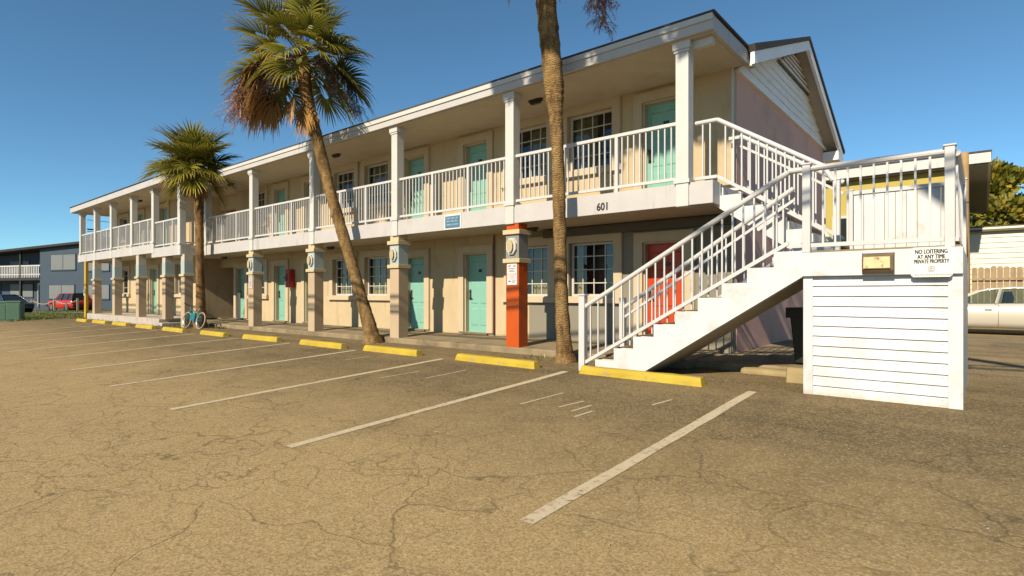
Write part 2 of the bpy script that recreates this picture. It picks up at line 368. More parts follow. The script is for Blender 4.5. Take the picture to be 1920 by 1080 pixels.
def wallgrid(x0,x1,z0,z1,ops,y0,th=.18):
    m=MB(); xs=sorted({x0,x1,*[v for o in ops for v in o[:2] if x0<v<x1]}); zs=sorted({z0,z1,*[v for o in ops for v in o[2:] if z0<v<z1]})
    ok=lambda xa,xb,za,zb: not any(o[0]<(xa+xb)/2<o[1] and o[2]<(za+zb)/2<o[3] for o in ops)
    for xa,xb in zip(xs,xs[1:]):
        run=None
        for za,zb in list(zip(zs,zs[1:]))+[(None,None)]:
            if za is not None and ok(xa,xb,za,zb): run=[za,zb] if run is None else [run[0],zb]
            else:
                if run: m.box(xa,xb,y0,y0+th,*run)
                run=None
    return m
P('wall',wallgrid(-21.2,-7.45,.0,4.95,openings,FW),peach)
P('wall',wallgrid(-7.449,-3.185,2.32,4.95,openings,FW),peach)
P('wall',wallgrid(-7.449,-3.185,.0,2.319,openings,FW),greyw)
wwin=[(-24.75,-23.95,.98,2.15),(-31.5,-30.4,.98,2.1),(-31.6,-30.5,3.5,4.55)]; wdoor=[(-27.6,-26.75,.12,2.05),(-29.3,-28.45,2.8,4.55),(-26.45,-25.6,2.8,4.55)]
P('wall',wallgrid(-32.2,-22.75,.05,4.95,wwin+wdoor,WW),peach)
P('wall',MB().box(-22.93,-22.752,WW+.181,15.9,.05,4.95),peach)
P('wall',MB().box(-32.2,-32.02,WW+.181,16.2,-.4,4.95),peach)
P('breezeway_wall',MB().box(-22.75,-21.2,13.0,13.2,.05,4.95),mauve)
P('breezeway_wall',MB().box(-21.38,-21.201,FW+.181,13.0,.05,4.95),mauve)
P('breezeway_ceiling',MB().box(-22.75,-21.2,FW-.0,13.0,2.31,2.62),soffitm)
P('breezeway_beam',MB().box(-22.75,-21.2,FW+.1,FW+.3,1.98,2.305),peach)
P('breezeway_beam',MB().box(-22.75,-21.2,FW+.1,FW+.3,4.2,4.69),peach)
P('gable_wall',MB().box(-3.36,-3.18,FW+.181,16.4,-.1,4.73),mauve)
P('corner_bead',MB().box(-3.2,-3.172,FW-.012,FW+.03,2.7,4.73),white)
P('back_wall',MB().box(-32.0,-3.37,16.2,16.38,-.1,4.95),mauve)
P('ceiling_beam',MB().box(-5.6,-3.2,FW-.12,FW-.002,2.14,2.30),darkgrey)
P('ceiling_beam',MB().box(-7.0,-5.601,FW-.12,FW-.002,2.14,2.30),darkgrey)

# balcony slabs, fascia, soffits
P('balcony_floor',MB().box(-20.6,-3.06,8.14,FW-.003,2.32,2.60).box(-3.059,-2.98,8.36,9.36,2.5,2.60),soffitm)
P('balcony_floor',MB().box(-32.75,-23.16,7.47,WW-.003,2.49,2.76).box(-23.159,-20.62,7.47,WW-.003,2.31,2.60).box(-22.74,-20.61,WW-.002,FW-.005,2.315,2.598),soffitm)
P('balcony_fascia',MB().box(-20.2,-2.98,8.06,8.139,2.30,2.63),fasciaw,bev=.006)
P('balcony_fascia',MB().box(-3.055,-2.98,8.141,8.34,2.30,2.63),fasciaw)
P('balcony_fascia',MB().box(-33.0,-23.19,7.40,7.469,2.47,2.80),fasciaw,bev=.006)
P('balcony_fascia',MB().box(-23.188,-20.5,7.37,7.468,2.29,2.62),fasciaw,bev=.006)
P('balcony_fascia',MB().box(-20.6,-20.52,7.47,8.13,2.29,2.62),soffitm)
P('balcony_fascia',MB().box(-33.0,-32.76,7.47,8.75,2.47,2.80),fasciaw)
# roof
P('eave_fascia',MB().box(-20.45,-2.93,7.93,8.0,4.735,4.95),fasciaw,bev=.006)
P('eave_trim',MB().box(-20.45,-2.93,7.905,7.93,4.87,4.955),white)
P('eave_fascia',MB().box(-33.2,-20.40,7.15,7.22,4.80,5.03),fasciaw,bev=.006)
P('eave_fascia',MB().box(-20.47,-20.40,7.22,7.93,4.80,5.02),fasciaw)
P('eave_fascia',MB().box(-33.2,-33.13,7.221,16.0,4.80,5.02),fasciaw)
P('soffit',MB().box(-20.4,-3.0,8.0,FW-.002,4.715,4.76),soffitm)
P('soffit',MB().box(-33.13,-20.47,7.221,WW-.002,4.78,4.82).box(-22.74,-20.41,WW-.001,FW-.002,4.72,4.76).box(-20.469,-20.41,8.0,FW-.002,4.721,4.76).box(-22.75,-21.2,FW,13,4.7,4.74).box(-33.13,-32.21,WW,16,4.78,4.82),soffitm)
P('porch_rake',MB().box(-3.0,-2.93,8.0,9.62,4.72,4.94),fasciaw,bev=.006)
P('gutter_end',MB().box(-2.985,-2.86,9.56,9.70,4.70,4.92),white,bev=.02)
P('eave_bracket',MB().box(-3.34,-3.001,8.1,8.2,4.60,4.714),white)
P('roof',MB().box(-33.25,-2.90,7.90,9.7,4.957,4.99).box(-33.25,-20.38,7.12,7.899,5.033,5.06),shingle)
ridge=(13.15,6.36); P('roof',MB().prism([(9.45,4.89),(ridge[0],ridge[1]-.03),(ridge[0],ridge[1]+.05),(9.4,4.992)],-33.2,-2.80,'x').prism([(ridge[0]+.001,ridge[1]-.03),(17.0,4.66),(17.05,4.74),(ridge[0]+.001,ridge[1]+.05)],-33.2,-2.80,'x'),shingle)
# rake boards and soffit of the gable
def rake(y0,z0,y1,z1,x0,x1,h,dz=0): return MB().prism([(y0,z0-h-dz),(y1,z1-h-dz),(y1,z1-dz),(y0,z0-dz)],x0,x1,'x')
P('rake_board',rake(9.46,4.89,ridge[0],ridge[1]-.035,-2.885,-2.825,.2),gablew)
P('rake_board',rake(ridge[0]+.002,ridge[1]-.035,16.95,4.66,-2.885,-2.825,.2),gablew)
P('rake_soffit',rake(9.62,4.93,ridge[0],ridge[1]-.07,-3.19,-2.886,.05,.04),soffitm)
P('rake_soffit',rake(ridge[0]+.002,ridge[1]-.07,16.9,4.66,-3.19,-2.886,.05,.04),soffitm)
P('eave_return',MB().box(-3.18,-2.83,16.3,16.95,4.40,4.62),gablew)
# gable siding
m=MB(); z=4.75; rise=.155
sl=(ridge[1]-.14-4.75)/(ridge[0]-9.62); sr=(ridge[1]-.14-4.6)/(16.75-ridge[0])
while z<6.15:
    z2=min(z+rise,6.16); y0=9.62+max(0,(z-4.75)/sl); y1=16.45-max(0,(z-4.75)/sr)
    if y1-y0<.2: break
    m.add([(-3.145,y0,z),(-3.145,y1,z),(-3.172,y1-rise/sr,z2),(-3.172,y0+rise/sl,z2),(-3.2,y0,z),(-3.2,y1,z)],[(0,1,2,3),(4,5,1,0)]); z+=rise
P('gable_siding',m,gablew)
P('gable_backing',MB().prism([(9.6,4.731),(16.5,4.731),(ridge[0],ridge[1]-.12)],-3.3,-3.2,'x'),gablew)
P('siding_sill',MB().box(-3.2,-3.12,9.62,16.42,4.70,4.748),gablew)
v=P('gable_vent',MB().prism([(11.97,5.60),(14.6,5.60),(13.2,6.16)],-3.14,-3.118,'x'),dark)
m=MB()
for i in range(5):
    z=5.64+i*.095; a=(z-5.6)/.56; m.box(-3.117,-3.085,11.97+1.23*a+.03,14.6-1.4*a-.03,z,z+.03)
part('louvre_slat',m,gablew,v)

# doors
def panel_door(w,h):
    m=MB(); m.box(0,w,0,.045,0,h)
    for (a,b,c,d) in [(.14,.46,.08,.30),(.54,.86,.08,.30),(.14,.46,.36,.64),(.54,.86,.36,.64),(.14,.46,.72,.9),(.54,.86,.72,.9)]:
        x0,x1,z0,z1=a*w,b*w,c*h,d*h; e=.022
        m.add([(x0,0-.0005,z0),(x1,-.0005,z0),(x1,-.0005,z1),(x0,-.0005,z1),(x0+e,-.012,z0+e),(x1-e,-.012,z0+e),(x1-e,-.012,z1-e),(x0+e,-.012,z1-e)],[(0,1,5,4),(1,2,6,5),(2,3,7,6),(3,0,4,7),(4,5,6,7)])
    return m
def surround_mb(w,h,t,sill=False,d=.05):
    m=MB(); m.box(-t,0,-d,.0,0 if not sill else -.02,h); m.box(w,w+t,-d,0,0 if not sill else -.02,h); m.box(-t,w+t,-d,0,h,h+t)
    m.box(-t-.012,-t,-d+.012,0,0,h+t+.012).box(w+t,w+t+.012,-d+.012,0,0,h+t+.012).box(-t,w+t,-d+.012,0,h+t,h+t+.012)
    return m
dm={}
def door(x0,x1,z0,z1,wy,mat,plate=True):
    w,h=x1-x0,z1-z0; key=(round(w,2),round(h,2),mat.name)
    if key not in dm:
        dm[key]=dict(door=panel_door(w,h).mesh('door',mat),fr=surround_mb(w,h,.17).mesh('door_frame',trim),
          jamb=MB().box(-.001,.03,.0,.11,0,h).box(w-.03,w+.001,0,.11,0,h).box(.03,w-.03,0,.11,h-.03,h).mesh('jamb',trim),
          hd=MB().box(-.03,.03,-.012,-.001,-.02,.22).tube([(0,-.012,.02),(0,-.05,.02),(.09,-.055,.02)],.012,6).tube([(0,-.001,.17),(0,-.03,.17)],.022,10).mesh('handle',dark),
          pl=MB().box(-.055,.055,-.012,-.002,-.035,.035).mesh('number_plate',dark),
          th=MB().box(-.02,w+.02,-.06,.1,-.05,-.001).mesh('threshold',conc))
    D=dm[key]; L=(x0,wy+.12,z0)
    d=obj('door',D['door'],None,motel,L)
    obj('door_frame',D['fr'],None,d,(x0,wy-.001,z0)); obj('jamb',D['jamb'],None,d,(x0,wy+.008,z0)); obj('threshold',D['th'],None,d,(x0,wy-.002,z0))
    obj('handle',D['hd'],None,d,(x0+.085,wy+.118,z0+.42*h)); 
    if plate: obj('number_plate',D['pl'],None,d,(x0+w*.55,wy+.118,z0+.78*h))
    return d
for a,b in lowdoors: door(a,b,*LZ,FW,turq)
dr=door(-4.79,-4.0,*LZ,FW,reddoor); dr['label']='red painted room door behind the staircase'
for a,b in updoors: door(a,b,*UZ,FW,turq)
for a,b,c,d_ in wdoor: door(a,b,c,d_,WW,turq)
P('downpipe',MB().tube([(-8.42,FW-.04,.06),(-8.42,FW-.04,2.3)],.016,8),maroon)

# windows
wm={}
def window(x0,x1,z0,z1,wy,cur,cols=4):
    w,h=x1-x0,z1-z0; key=(round(w,2),round(h,2),cols)
    if key not in wm:
        f=MB(); b=.045
        f.box(0,b,0,.05,0,h).box(w-b,w,0,.05,0,h).box(b,w-b,0,.05,0,b).box(b,w-b,0,.05,h-b,h)
        for i in range(1,cols): x=w*i/cols; f.box(x-.009,x+.009,.012,.036,b,h-b)
        for j in range(1,4): z=h*j/4; f.box(b,w-b,.01,.034,z-.009,z+.009)
        s=MB().box(-.22,w+.22,-.09,.07,-.13,-.02); s.box(-.17,w+.17,-.05,.075,-.019,.0)
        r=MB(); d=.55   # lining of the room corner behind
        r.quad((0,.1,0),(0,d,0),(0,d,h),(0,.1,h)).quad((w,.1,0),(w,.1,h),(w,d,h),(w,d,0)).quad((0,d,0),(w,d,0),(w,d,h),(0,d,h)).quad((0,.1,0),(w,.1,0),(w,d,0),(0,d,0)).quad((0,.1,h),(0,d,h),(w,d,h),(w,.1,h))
        wm[key]=dict(g=MB().quad((b,.03,b),(w-b,.03,b),(w-b,.03,h-b),(b,.03,h-b)).mesh('window',glass),f=f.mesh('window_frame',frame_w),
            s=s.mesh('sill',trim),sr=surround_mb(w,h,.17,True).mesh('surround',trim),r=r.mesh('room_lining',interior))
    D=wm[key]; L=(x0,wy+.08,z0)
    g_=obj('window',D['g'],None,motel,L); obj('window_frame',D['f'],None,g_,L); obj('sill',D['s'],None,g_,(x0,wy-.003,z0)); obj('surround',D['sr'],None,g_,(x0,wy-.001,z0))
    obj('room_lining',D['r'],None,g_,L)
    spans={'l':[(0,.55)],'r':[(.45,1)],'f':[(0,.8)],'d':[(0,.16),(.86,1)],'n':[]}[cur]
    for a,b in spans:
        m=MB(); n=max(4,int((b-a)*26)); v=[]
        for i in range(n+1):
            x=w*(a+(b-a)*i/n); y=.16+.028*(1 if i%2 else -1)+random.uniform(-.008,.008); v+=[(x,y,.01),(x,y,h-.02)]
        m.add(v,[(2*i,2*i+2,2*i+3,2*i+1) for i in range(n)]); obj('curtain',m,curtain,g_,L)
    return g_
for a,b,c in lowwin: window(a,b,*WLZ,FW,c)
for a,b,c in upwin: window(a,b,*WUZ,FW,c)
for (a,b,c,d_),cu in zip(wwin,('d','r','l')): window(a,b,c,d_,WW,cu,2)

# columns
def upcol(x,y0,z0,z1,w=.2):
    c=P('balcony_column',MB().box(x,x+w,y0,y0+.2,z0,z1),white,bev=.012)
    part('column_capital',MB().box(x-.035,x+w+.035,y0-.03,y0+.23,z1-.11,z1-.001).box(x-.018,x+w+.018,y0-.015,y0+.215,z1-.15,z1-.111),white,c)
    part('column_band',MB().box(x-.02,x+w+.02,y0-.0185,y0+.2185,z0+.345,z0+.40),white,c)
upx=[-3.53,-6.87,-10.24,-13.67,-17.05,-20.36]
for x in upx: upcol(x,8.03,2.285,4.715)
wupx=[-32.7,-30.39,-28.11,-25.57]
for x in wupx: upcol(x,7.385,2.46,4.78,.21)
upcol(-23.17,7.355,2.45,4.78,.21); upcol(-20.72,7.35,2.28,4.78,.21)
def lowcol(x,y0,zt,body,boxm,bottom=-.02,emb=True,w=.31):
    d=.27; c=P('porch_column',MB().box(x,x+w,y0,y0+d,bottom,1.565),body,bev=.008)
    part('cap_band',MB().box(x-.045,x+w+.045,y0-.045,y0+d+.045,1.566,1.645),creamcap,c,bev=.006)
    part('capital_box',MB().box(x,x+w,y0,y0+d,1.646,2.094),boxm,c)
    if emb: part('cap_band',MB().box(x-.045,x+w+.045,y0-.045,y0+d+.045,2.095,2.18),creamcap,c,bev=.006)
    part('column_neck',MB().box(x+.01,x+w-.01,y0+.005,y0+d-.005,2.181 if emb else 2.0945,zt),redcol if body is redcol else (creamcap if emb else soffitm),c)
    if emb:
        cx,cz=x+w*.5,1.875
        def octo(rx,rz,y0_,y1_): return MB().prism([(cx+rx*math.cos(t)*1.0,cz+rz*math.sin(t)) for t in [R(22.5+45*i) for i in range(8)]],y0_,y1_,'y')
        e=part('emblem',octo(.115,.155,y0-.045,y0-.001),emblemw,c,bev=.01)
        e2=MB().add(octo(.052,.105,y0-.085,y0-.046).v,octo(.052,.105,0,1).f); part('emblem_boss',e2,emblemc,c,bev=.02)
for i,x in enumerate([-6.88,-10.34,-13.8,-17.18]):
    lowcol(x,8.07,2.30,redcol if i==0 else peach_col,greybox if i==0 else bluebox)
for i,x in enumerate([-30.72,-27.9,-25.02,-22.31]): lowcol(x,7.42,2.48 if x<-23.3 else 2.30,peach_col,bluebox,.08 if i<4 else -.1,emb=False)
lowcol(-20.62,7.42,2.30,peach_col,bluebox,-.2,emb=False)

# railings
def railing(owner,a,b,h=.9,lo=.09,sp=.115,posts=(),two=False,top='tube',name='railing',balw=.02,wtop=.034):
    """a,b: foot points (x,y,z)"""
    a=Vector(a);b=Vector(b);L=(Vector((b.x,b.y,0))-Vector((a.x,a.y,0))).length; n=max(1,round(L/sp)); up=Vector((0,0,1))
    m=MB()
    for i in range(1,n):
        p=a.lerp(b,i/n); m.box(p.x-balw/2,p.x+balw/2,p.y-balw/2,p.y+balw/2,p.z+lo,p.z+h-.01)
    r=part(name,m,railw,owner)
    hm=MB(); (hm.tube([a+up*h,b+up*h],wtop,10) if top=='tube' else hm.beam(a+up*h,b+up*h,.055,.05)); part('handrail',hm,railw,r,smooth=False)
    bm=MB().beam(a+up*lo,b+up*lo,.04,.045)
    if two: bm.beam(a+up*(h-.16),b+up*(h-.16),.034,.036)
    part('bottom_rail',bm,railw,r)
    for f in posts:
        p=a.lerp(b,f); part('rail_post',MB().box(p.x-.028,p.x+.028,p.y-.028,p.y+.028,p.z+.0,p.z+h),railw,r)
    return r
for x0,x1 in zip(upx[1:],upx): railing(motel,(x0+.2,8.13,2.63),(x1,8.13,2.63),.92,sp=.105,posts=(.34,.67),top='bar')
W=sorted(wupx+[-23.17])
for x0,x1 in zip(W,W[1:]): railing(motel,(x0+.21,7.46,2.80),(x1,7.46,2.80),.92,posts=(.33,.72),top='bar')
railing(motel,(-22.96,7.44,2.62),(-20.72,7.44,2.62),.92,posts=(.36,.72),top='bar')
railing(motel,(-20.56,7.56,2.62),(-20.56,8.06,2.62),.92,top='bar')
railing(motel,(-32.6,7.6,2.80),(-32.6,8.7,2.80),.92,top='bar')
railing(motel,(-3.02,9.36,2.6),(-3.19,9.36,2.6),.92,top='bar')

# ------------------------------------------------------------------ outside staircase
st=empty('outside_staircase',(-2.5,7.6,-.15),'white outside staircase with railed landing and slatted skirt','staircase')
S=lambda n,mb,mat,**k: part(n,mb,mat,st,**k)
X0=-4.37; T=.3075; r=1.64/9; Z0=-.155; YF=7.15; YB=8.17
poly=[(X0,Z0)]
for i in range(9):
    poly.append((X0+i*T,Z0+(i+1)*r)); 
    if i<8: poly.append((X0+(i+1)*T,Z0+(i+1)*r))
poly+=[(-1.60,1.485),(-1.60,1.20),(-3.72,Z0)]
for y in (YF,YB-.1): S('stringer',MB().prism(poly,y,y+.1,'y'),white_stair,bev=.006)
for i in range(8):
    x=X0+i*T; z=Z0+(i+1)*r
    S('tread',MB().box(x-.015,x+T+.02,YF+.102,YB-.102,z-.045,z+.012),tread,bev=.008)
for i in range(9):
    x=X0+i*T; z=Z0+i*r
    S('riser',MB().box(x+.012,x+.03,YF+.1015,YB-.1015,z+.0135,z+r-.046),white_stair)
S('stair_underside',MB().prism([(-3.70,Z0+.004),(-1.62,1.185),(-1.62,1.215),(-3.78,Z0+.004)],YF+.101,YB-.101,'y'),soffitm)
S('landing_floor',MB().box(-1.90,-.17,YF+.05,9.33,1.40,1.488),conc)
S('landing_fascia',MB().box(-1.598,-.155,YF-.035,YF+.012,1.195,1.462),white_stair,bev=.005)
S('landing_fascia',MB().box(-.20,-.16,YF+.013,9.35,1.195,1.46),white_stair)
S('landing_fascia',MB().box(-1.9,-.201,9.335,9.37,1.195,1.46),white_stair)
# skirt
S('skirt_corner_board',MB().box(-.275,-.155,YF+.013,YF+.07,-.165,1.194),white_stair,bev=.004); S('skirt_side_panel',MB().box(-.215,-.156,YF+.071,9.33,-.165,1.194),white_stair)
sk=S('skirt_corner_board',MB().box(-1.60,-1.50,YF+.013,YF+.07,-.165,1.194),skirtm,bev=.004)
m=MB(); nb=12; hb=(1.194+.165)/nb
for i in range(nb):
    z=-.165+i*hb; m.add([(-1.5,YF+.022,z+.004),(-.275,YF+.022,z+.004),(-.275,YF+.042,z+hb),(-1.5,YF+.042,z+hb),(-1.5,YF+.06,z+.004),(-.275,YF+.06,z+.004)],[(0,1,2,3),(4,5,1,0)])
part('skirt_board',m,skirtm,sk)
nl=MB()
for i in range(nb):
    for x in (-1.46,-1.1,-.7,-.32): z=-.165+i*hb+hb*.7; nl.box(x-.004,x+.004,YF+.030,YF+.0385,z-.004,z+.004)
part('nail_heads',nl,signgrey,sk); part('skirt_backing',MB().box(-1.5,-.275,YF+.062,YF+.068,-.16,1.19),dark,sk)
# upper flight
n2=6; r2=(2.62-1.488)/n2; t2=.30; XA=-2.98; poly=[(XA,2.60)]
poly=[(XA-.07,2.62)]+[(XA,2.62)]
for i in range(1,n2):
    poly+= [(XA+(i-1)*t2,2.62-i*r2),(XA+i*t2,2.62-i*r2)]
poly+=[(XA+(n2-1)*t2,1.488),(XA+(n2-1)*t2-.02,1.25),(XA-.07,2.30)]
for y in (8.345,9.26): S('stringer',MB().prism(poly,y,y+.09,'y'),white_stair,bev=.006)
for i in range(1,n2):
    x=XA+(i-1)*t2; z=2.62-i*r2; S('tread',MB().box(x-.02,x+t2+.015,8.436,9.259,z-.045,z+.012),tread,bev=.008)
    S('riser',MB().box(x+.0,x+.018,8.4355,9.2595,z+.0135,z+r2-.046),white_stair)
S('support_post',MB().box(-1.88,-1.80,9.24,9.33,.02,1.399),white_stair).name='support_post'
# rails
railing(st,(-4.60,YF+.03,-.16+.04),(-1.76,YF+.03,1.52),.90,.07,.128,posts=())
S('newel_post',MB().box(-4.655,-4.555,YF-.02,YF+.08,-.165,.965).box(-4.67,-4.54,YF-.035,YF+.095,.966,.99),railw,bev=.006)
railing(st,(-1.76,YF+.03,1.52),(-1.60,YF+.03,1.52),.91,.03,.128)
railing(st,(-1.52,YF+.03,1.49),(-.30,YF+.03,1.49),.94,.06,.118)
for x in (-1.56,-.26): S('landing_post',MB().box(x-.042,x+.042,YF-.033,YF+.05,1.463,2.47).box(x-.055,x+.055,YF-.045,YF+.063,2.471,2.49),railw,bev=.006)
railing(st,(-4.5,YB+.04,-.14),(-1.95,YB+.04,1.50),.90,.07,.128,two=True)
S('newel_post',MB().box(-4.55,-4.46,YB,YB+.08,-.165,.93),railw)
railing(st,(-.21,YF+.1,1.49),(-.21,9.25,1.49),.93,.06,.128)
railing(st,(-3.33,8.31,2.63),(-3.0,8.31,2.63),.92,.09,.11,name='railing')
railing(st,(-3.0,8.31,2.63),(-1.62,8.31,1.75),.92,.09,.115)
railing(st,(-1.62,8.31,1.75),(-1.5,8.31,1.55),.92,.09,.115)
railing(st,(-3.0,9.33,2.63),(-1.55,9.33,1.70),.90,.09,.125,two=True)
for x,y in ((-1.46,8.31),(-1.47,9.33),(-.21,9.33)): S('landing_post',MB().box(x-.04,x+.04,y-.04,y+.04,1.489,2.46).box(x-.05,x+.05,y-.05,y+.05,2.461,2.48),railw,bev=.006)
pp=MB(); x=-1.42; 
while x<-.26: pp.box(x,min(x+.118,-.255),9.30,9.335,1.50,2.40); x+=.124
S('privacy_panel',pp,white_stair,bev=.003); S('privacy_cap',MB().box(-1.425,-.255,9.28,9.355,2.401,2.455),railw)

# ------------------------------------------------------------------ signs and small fixtures
def sign(name,base,boards,texts,label,cat='sign'):
    e=empty(name,base,label,cat)
    for i,(mb,mat,nm) in enumerate(boards): part(nm,mb,mat,e,bev=0)
    for nm,lines,mat,y,bold in texts:
        m=MB()
        for i,l in enumerate(lines):
            vs,fs=textmesh([l],mat,nm,bold); m.add([(x,y-.0002*i,z) for x,_,z in vs],fs); part(nm,m,mat,e)
    return e
def rrect(x0,x1,z0,z1,c): return [(x0+c,z0),(x1-c,z0),(x1,z0+c),(x1,z1-c),(x1-c,z1),(x0+c,z1),(x0,z1-c),(x0,z0+c)]
YS=YF-.06
e=sign('no_loitering_sign',(-.40,YS,1.18),[(MB().prism(rrect(-.575,-.235,1.165,1.468,.02),YS,YS+.02,'y'),signw,'sign_board')],
 [('lettering',[(w,x+q,z,h,l) for q in (-.0016,0,.0016) for w,x,z,h,l in (('NO LOITERING',-.407,1.402,.043,.262),('AT ANY TIME',-.407,1.352,.04,.225),('PRIVATE PROPERTY',-.405,1.304,.04,.285))],black,YS-.002,.0)],
 'white NO LOITERING sign on the landing fascia above the skirt','sign')
ring=MB()
for rr,wd in ((.030,.004),(.017,.003)):
    v=[];nn=20
    for k in range(nn):
        t=2*math.pi*k/nn; v+=[(-.405+rr*math.cos(t),YS-.002,1.245+rr*math.sin(t)),(-.405+(rr-wd)*math.cos(t),YS-.002,1.245+(rr-wd)*math.sin(t))]
    ring.add(v,[(2*k,2*((k+1)%nn),2*((k+1)%nn)+1,2*k+1) for k in range(nn)])
for z in (1.236,1.250): ring.quad((-.414,YS-.0025,z),(-.396,YS-.0025,z),(-.396,YS-.0025,z+.003),(-.414,YS-.0025,z+.003))
part('round_badge',ring,M('badge_grey',(.10,.10,.10),.5,0,bmp=0,alb=1),e)
fl=MB()
for i in range(16): fl.quad(*[(-.54+i*.019+dx,YS-.002,1.182+dz) for dx,dz in ((0,0),(.012,0),(.012,.012),(0,.012))])
part('faded_lettering',fl,signgrey,e)
e=sign('house_number',(-4.82,8.05,2.36),[],[('digits',[('601',-4.80,2.355,.135,.205)],black,8.055,.03)],'black number 601 on white balcony fascia','house number')
# blue room sign
e=empty('blue_sign',(-8.29,8.05,2.40),'small blue sign with pale lettering on balcony fascia','sign')
part('sign_board',MB().box(-8.50,-8.08,8.042,8.058,2.335,2.575),signblue,e); part('sign_border',MB().box(-8.535,-8.045,8.05,8.0595,2.305,2.605),signw,e)
lt=MB(); random.seed(3)
for j,z in enumerate((2.515,2.455,2.385)):
    x=-8.46
    while x<-8.14:
        w=random.choice((.014,.018,.022)); 
        if random.random()<.85: lt.quad((x,8.0405,z),(x+w,8.0405,z),(x+w,8.0405,z+.032),(x,8.0405,z+.032))
        x+=w+.008
part('faded_lettering',lt,signpale,e)
def towsign(x,y,label,faded=False):
    e=empty('warning_sign',(x+.115,y,1.17),label,'sign','parking notices on the porch columns')
    part('sign_board',MB().box(x,x+.235,y-.012,y-.001,1.155,1.552),signw if not faded else emblemw,e)
    rd,bk=MB(),MB()
    def q(m,x0,x1,z0,z1): m.quad((x+x0,y-.0135,z0),(x+x1,y-.0135,z0),(x+x1,y-.0135,z1),(x+x0,y-.0135,z1))
    for o in (.025,.145):                                     # two tow truck pictograms
        q(rd,o,o+.055,1.497,1.512); q(rd,o+.035,o+.062,1.5125,1.53); q(rd,o+.005,o+.018,1.487,1.4965); q(rd,o+.04,o+.053,1.487,1.4965)
    for z,x0,x1 in ((1.455,.03,.20),(1.425,.06,.17),(1.40,.05,.185),(1.225,.03,.09),(1.21,.03,.10),(1.225,.12,.21),(1.20,.115,.195)):
        k=x0
        while k<x1: q(bk,k,min(k+.016,x1),z,z+.013); k+=.021
    for z in (1.36,1.34,1.32,1.30,1.28,1.26):
        k=.06
        while k<.18: q(rd,k,k+.013,z,z+.009); k+=.019
    q(bk,.02,.035,1.345,1.37); q(bk,.195,.21,1.345,1.37)
    part('red_marks',rd,signred,e); part('black_lettering',bk,black if not faded else signgrey,e)
towsign(-6.84,8.068,'red and black lettered white notice on the orange column')
towsign(-17.14,8.068,'faded notice on the pink column left of the red cabinet',True)
# orange band scuffs are in the paint; wall lamp on the landing
e=empty('wall_lamp',(-.84,7.11,1.22),'rusty bronze wall pack lamp on the landing fascia','lamp')
part('lamp_housing',MB().prism([(7.113,1.215),(7.05,1.215),(7.04,1.245),(7.045,1.395),(7.06,1.425),(7.113,1.43)],-1.0,-.715,'x'),bronze,e,bev=.006)
part('lamp_lens',MB().prism([(7.052,1.258),(7.012,1.262),(7.018,1.375),(7.052,1.392)],-.985,-.745,'x'),lens,e,bev=.008)
# red cabinet on the wall
e=empty('fire_cabinet',(-17.1,9.42,1.19),'red fire extinguisher cabinet on the wall between doors','cabinet')
part('cabinet_box',MB().box(-17.32,-17.02,9.33,9.497,1.19,1.77),redbox,e,bev=.008)
part('cabinet_door',MB().box(-17.30,-17.04,9.315,9.329,1.21,1.75),redbox,e,bev=.004); part('cabinet_window',MB().box(-17.26,-17.16,9.309,9.3145,1.40,1.62),carglass,e)
# ceiling lamps
lm=MB(); lm.prism(rrect(-.16,.16,-.055,.055,.03),-.035,0,'z'); lm_h=lm.mesh('lamp_base',dark)
ln=MB(); ln.prism(rrect(-.12,.12,-.04,.04,.02),-.075,-.036,'z'); ln_h=ln.mesh('lamp_cover',dark)
cl=[(-6.6,8.62,4.713,'on the upper soffit beside the tallest palm'),(-13.3,8.6,4.713,'on the upper soffit behind the leaning palm trunk'),(-19.6,8.6,4.713,'on the upper soffit right of the short palm'),(-29.6,7.95,4.778,'on the far wing soffit left of its door'),(-26.3,7.95,4.778,'on the far wing soffit near the short palm'),
    (-7.0,9.0,2.318,'under the balcony beside the orange column'),(-14.2,9.0,2.318,'under the balcony by the leaning palm trunk'),(-21.0,9.0,2.313,'under the balcony right of the short palm'),(-23.7,8.0,2.488,'under the far wing balcony at its step')]
for x,y,z,w in cl:
    e=empty('ceiling_lamp',(x,y,z),'dark flat ceiling lamp '+w,'lamp','dark ceiling lamps along the walkways')
    obj('lamp_base',lm_h,None,e,(x,y,z)); obj('lamp_cover',ln_h,None,e,(x,y,z))
# white board leaning in the breezeway
solo('leaning_board',MB().box(-20.62,-20.5,9.28,9.34,.05,1.02),white,'white board standing beside the last turquoise ground floor door','board',(-20.56,9.31,.05))

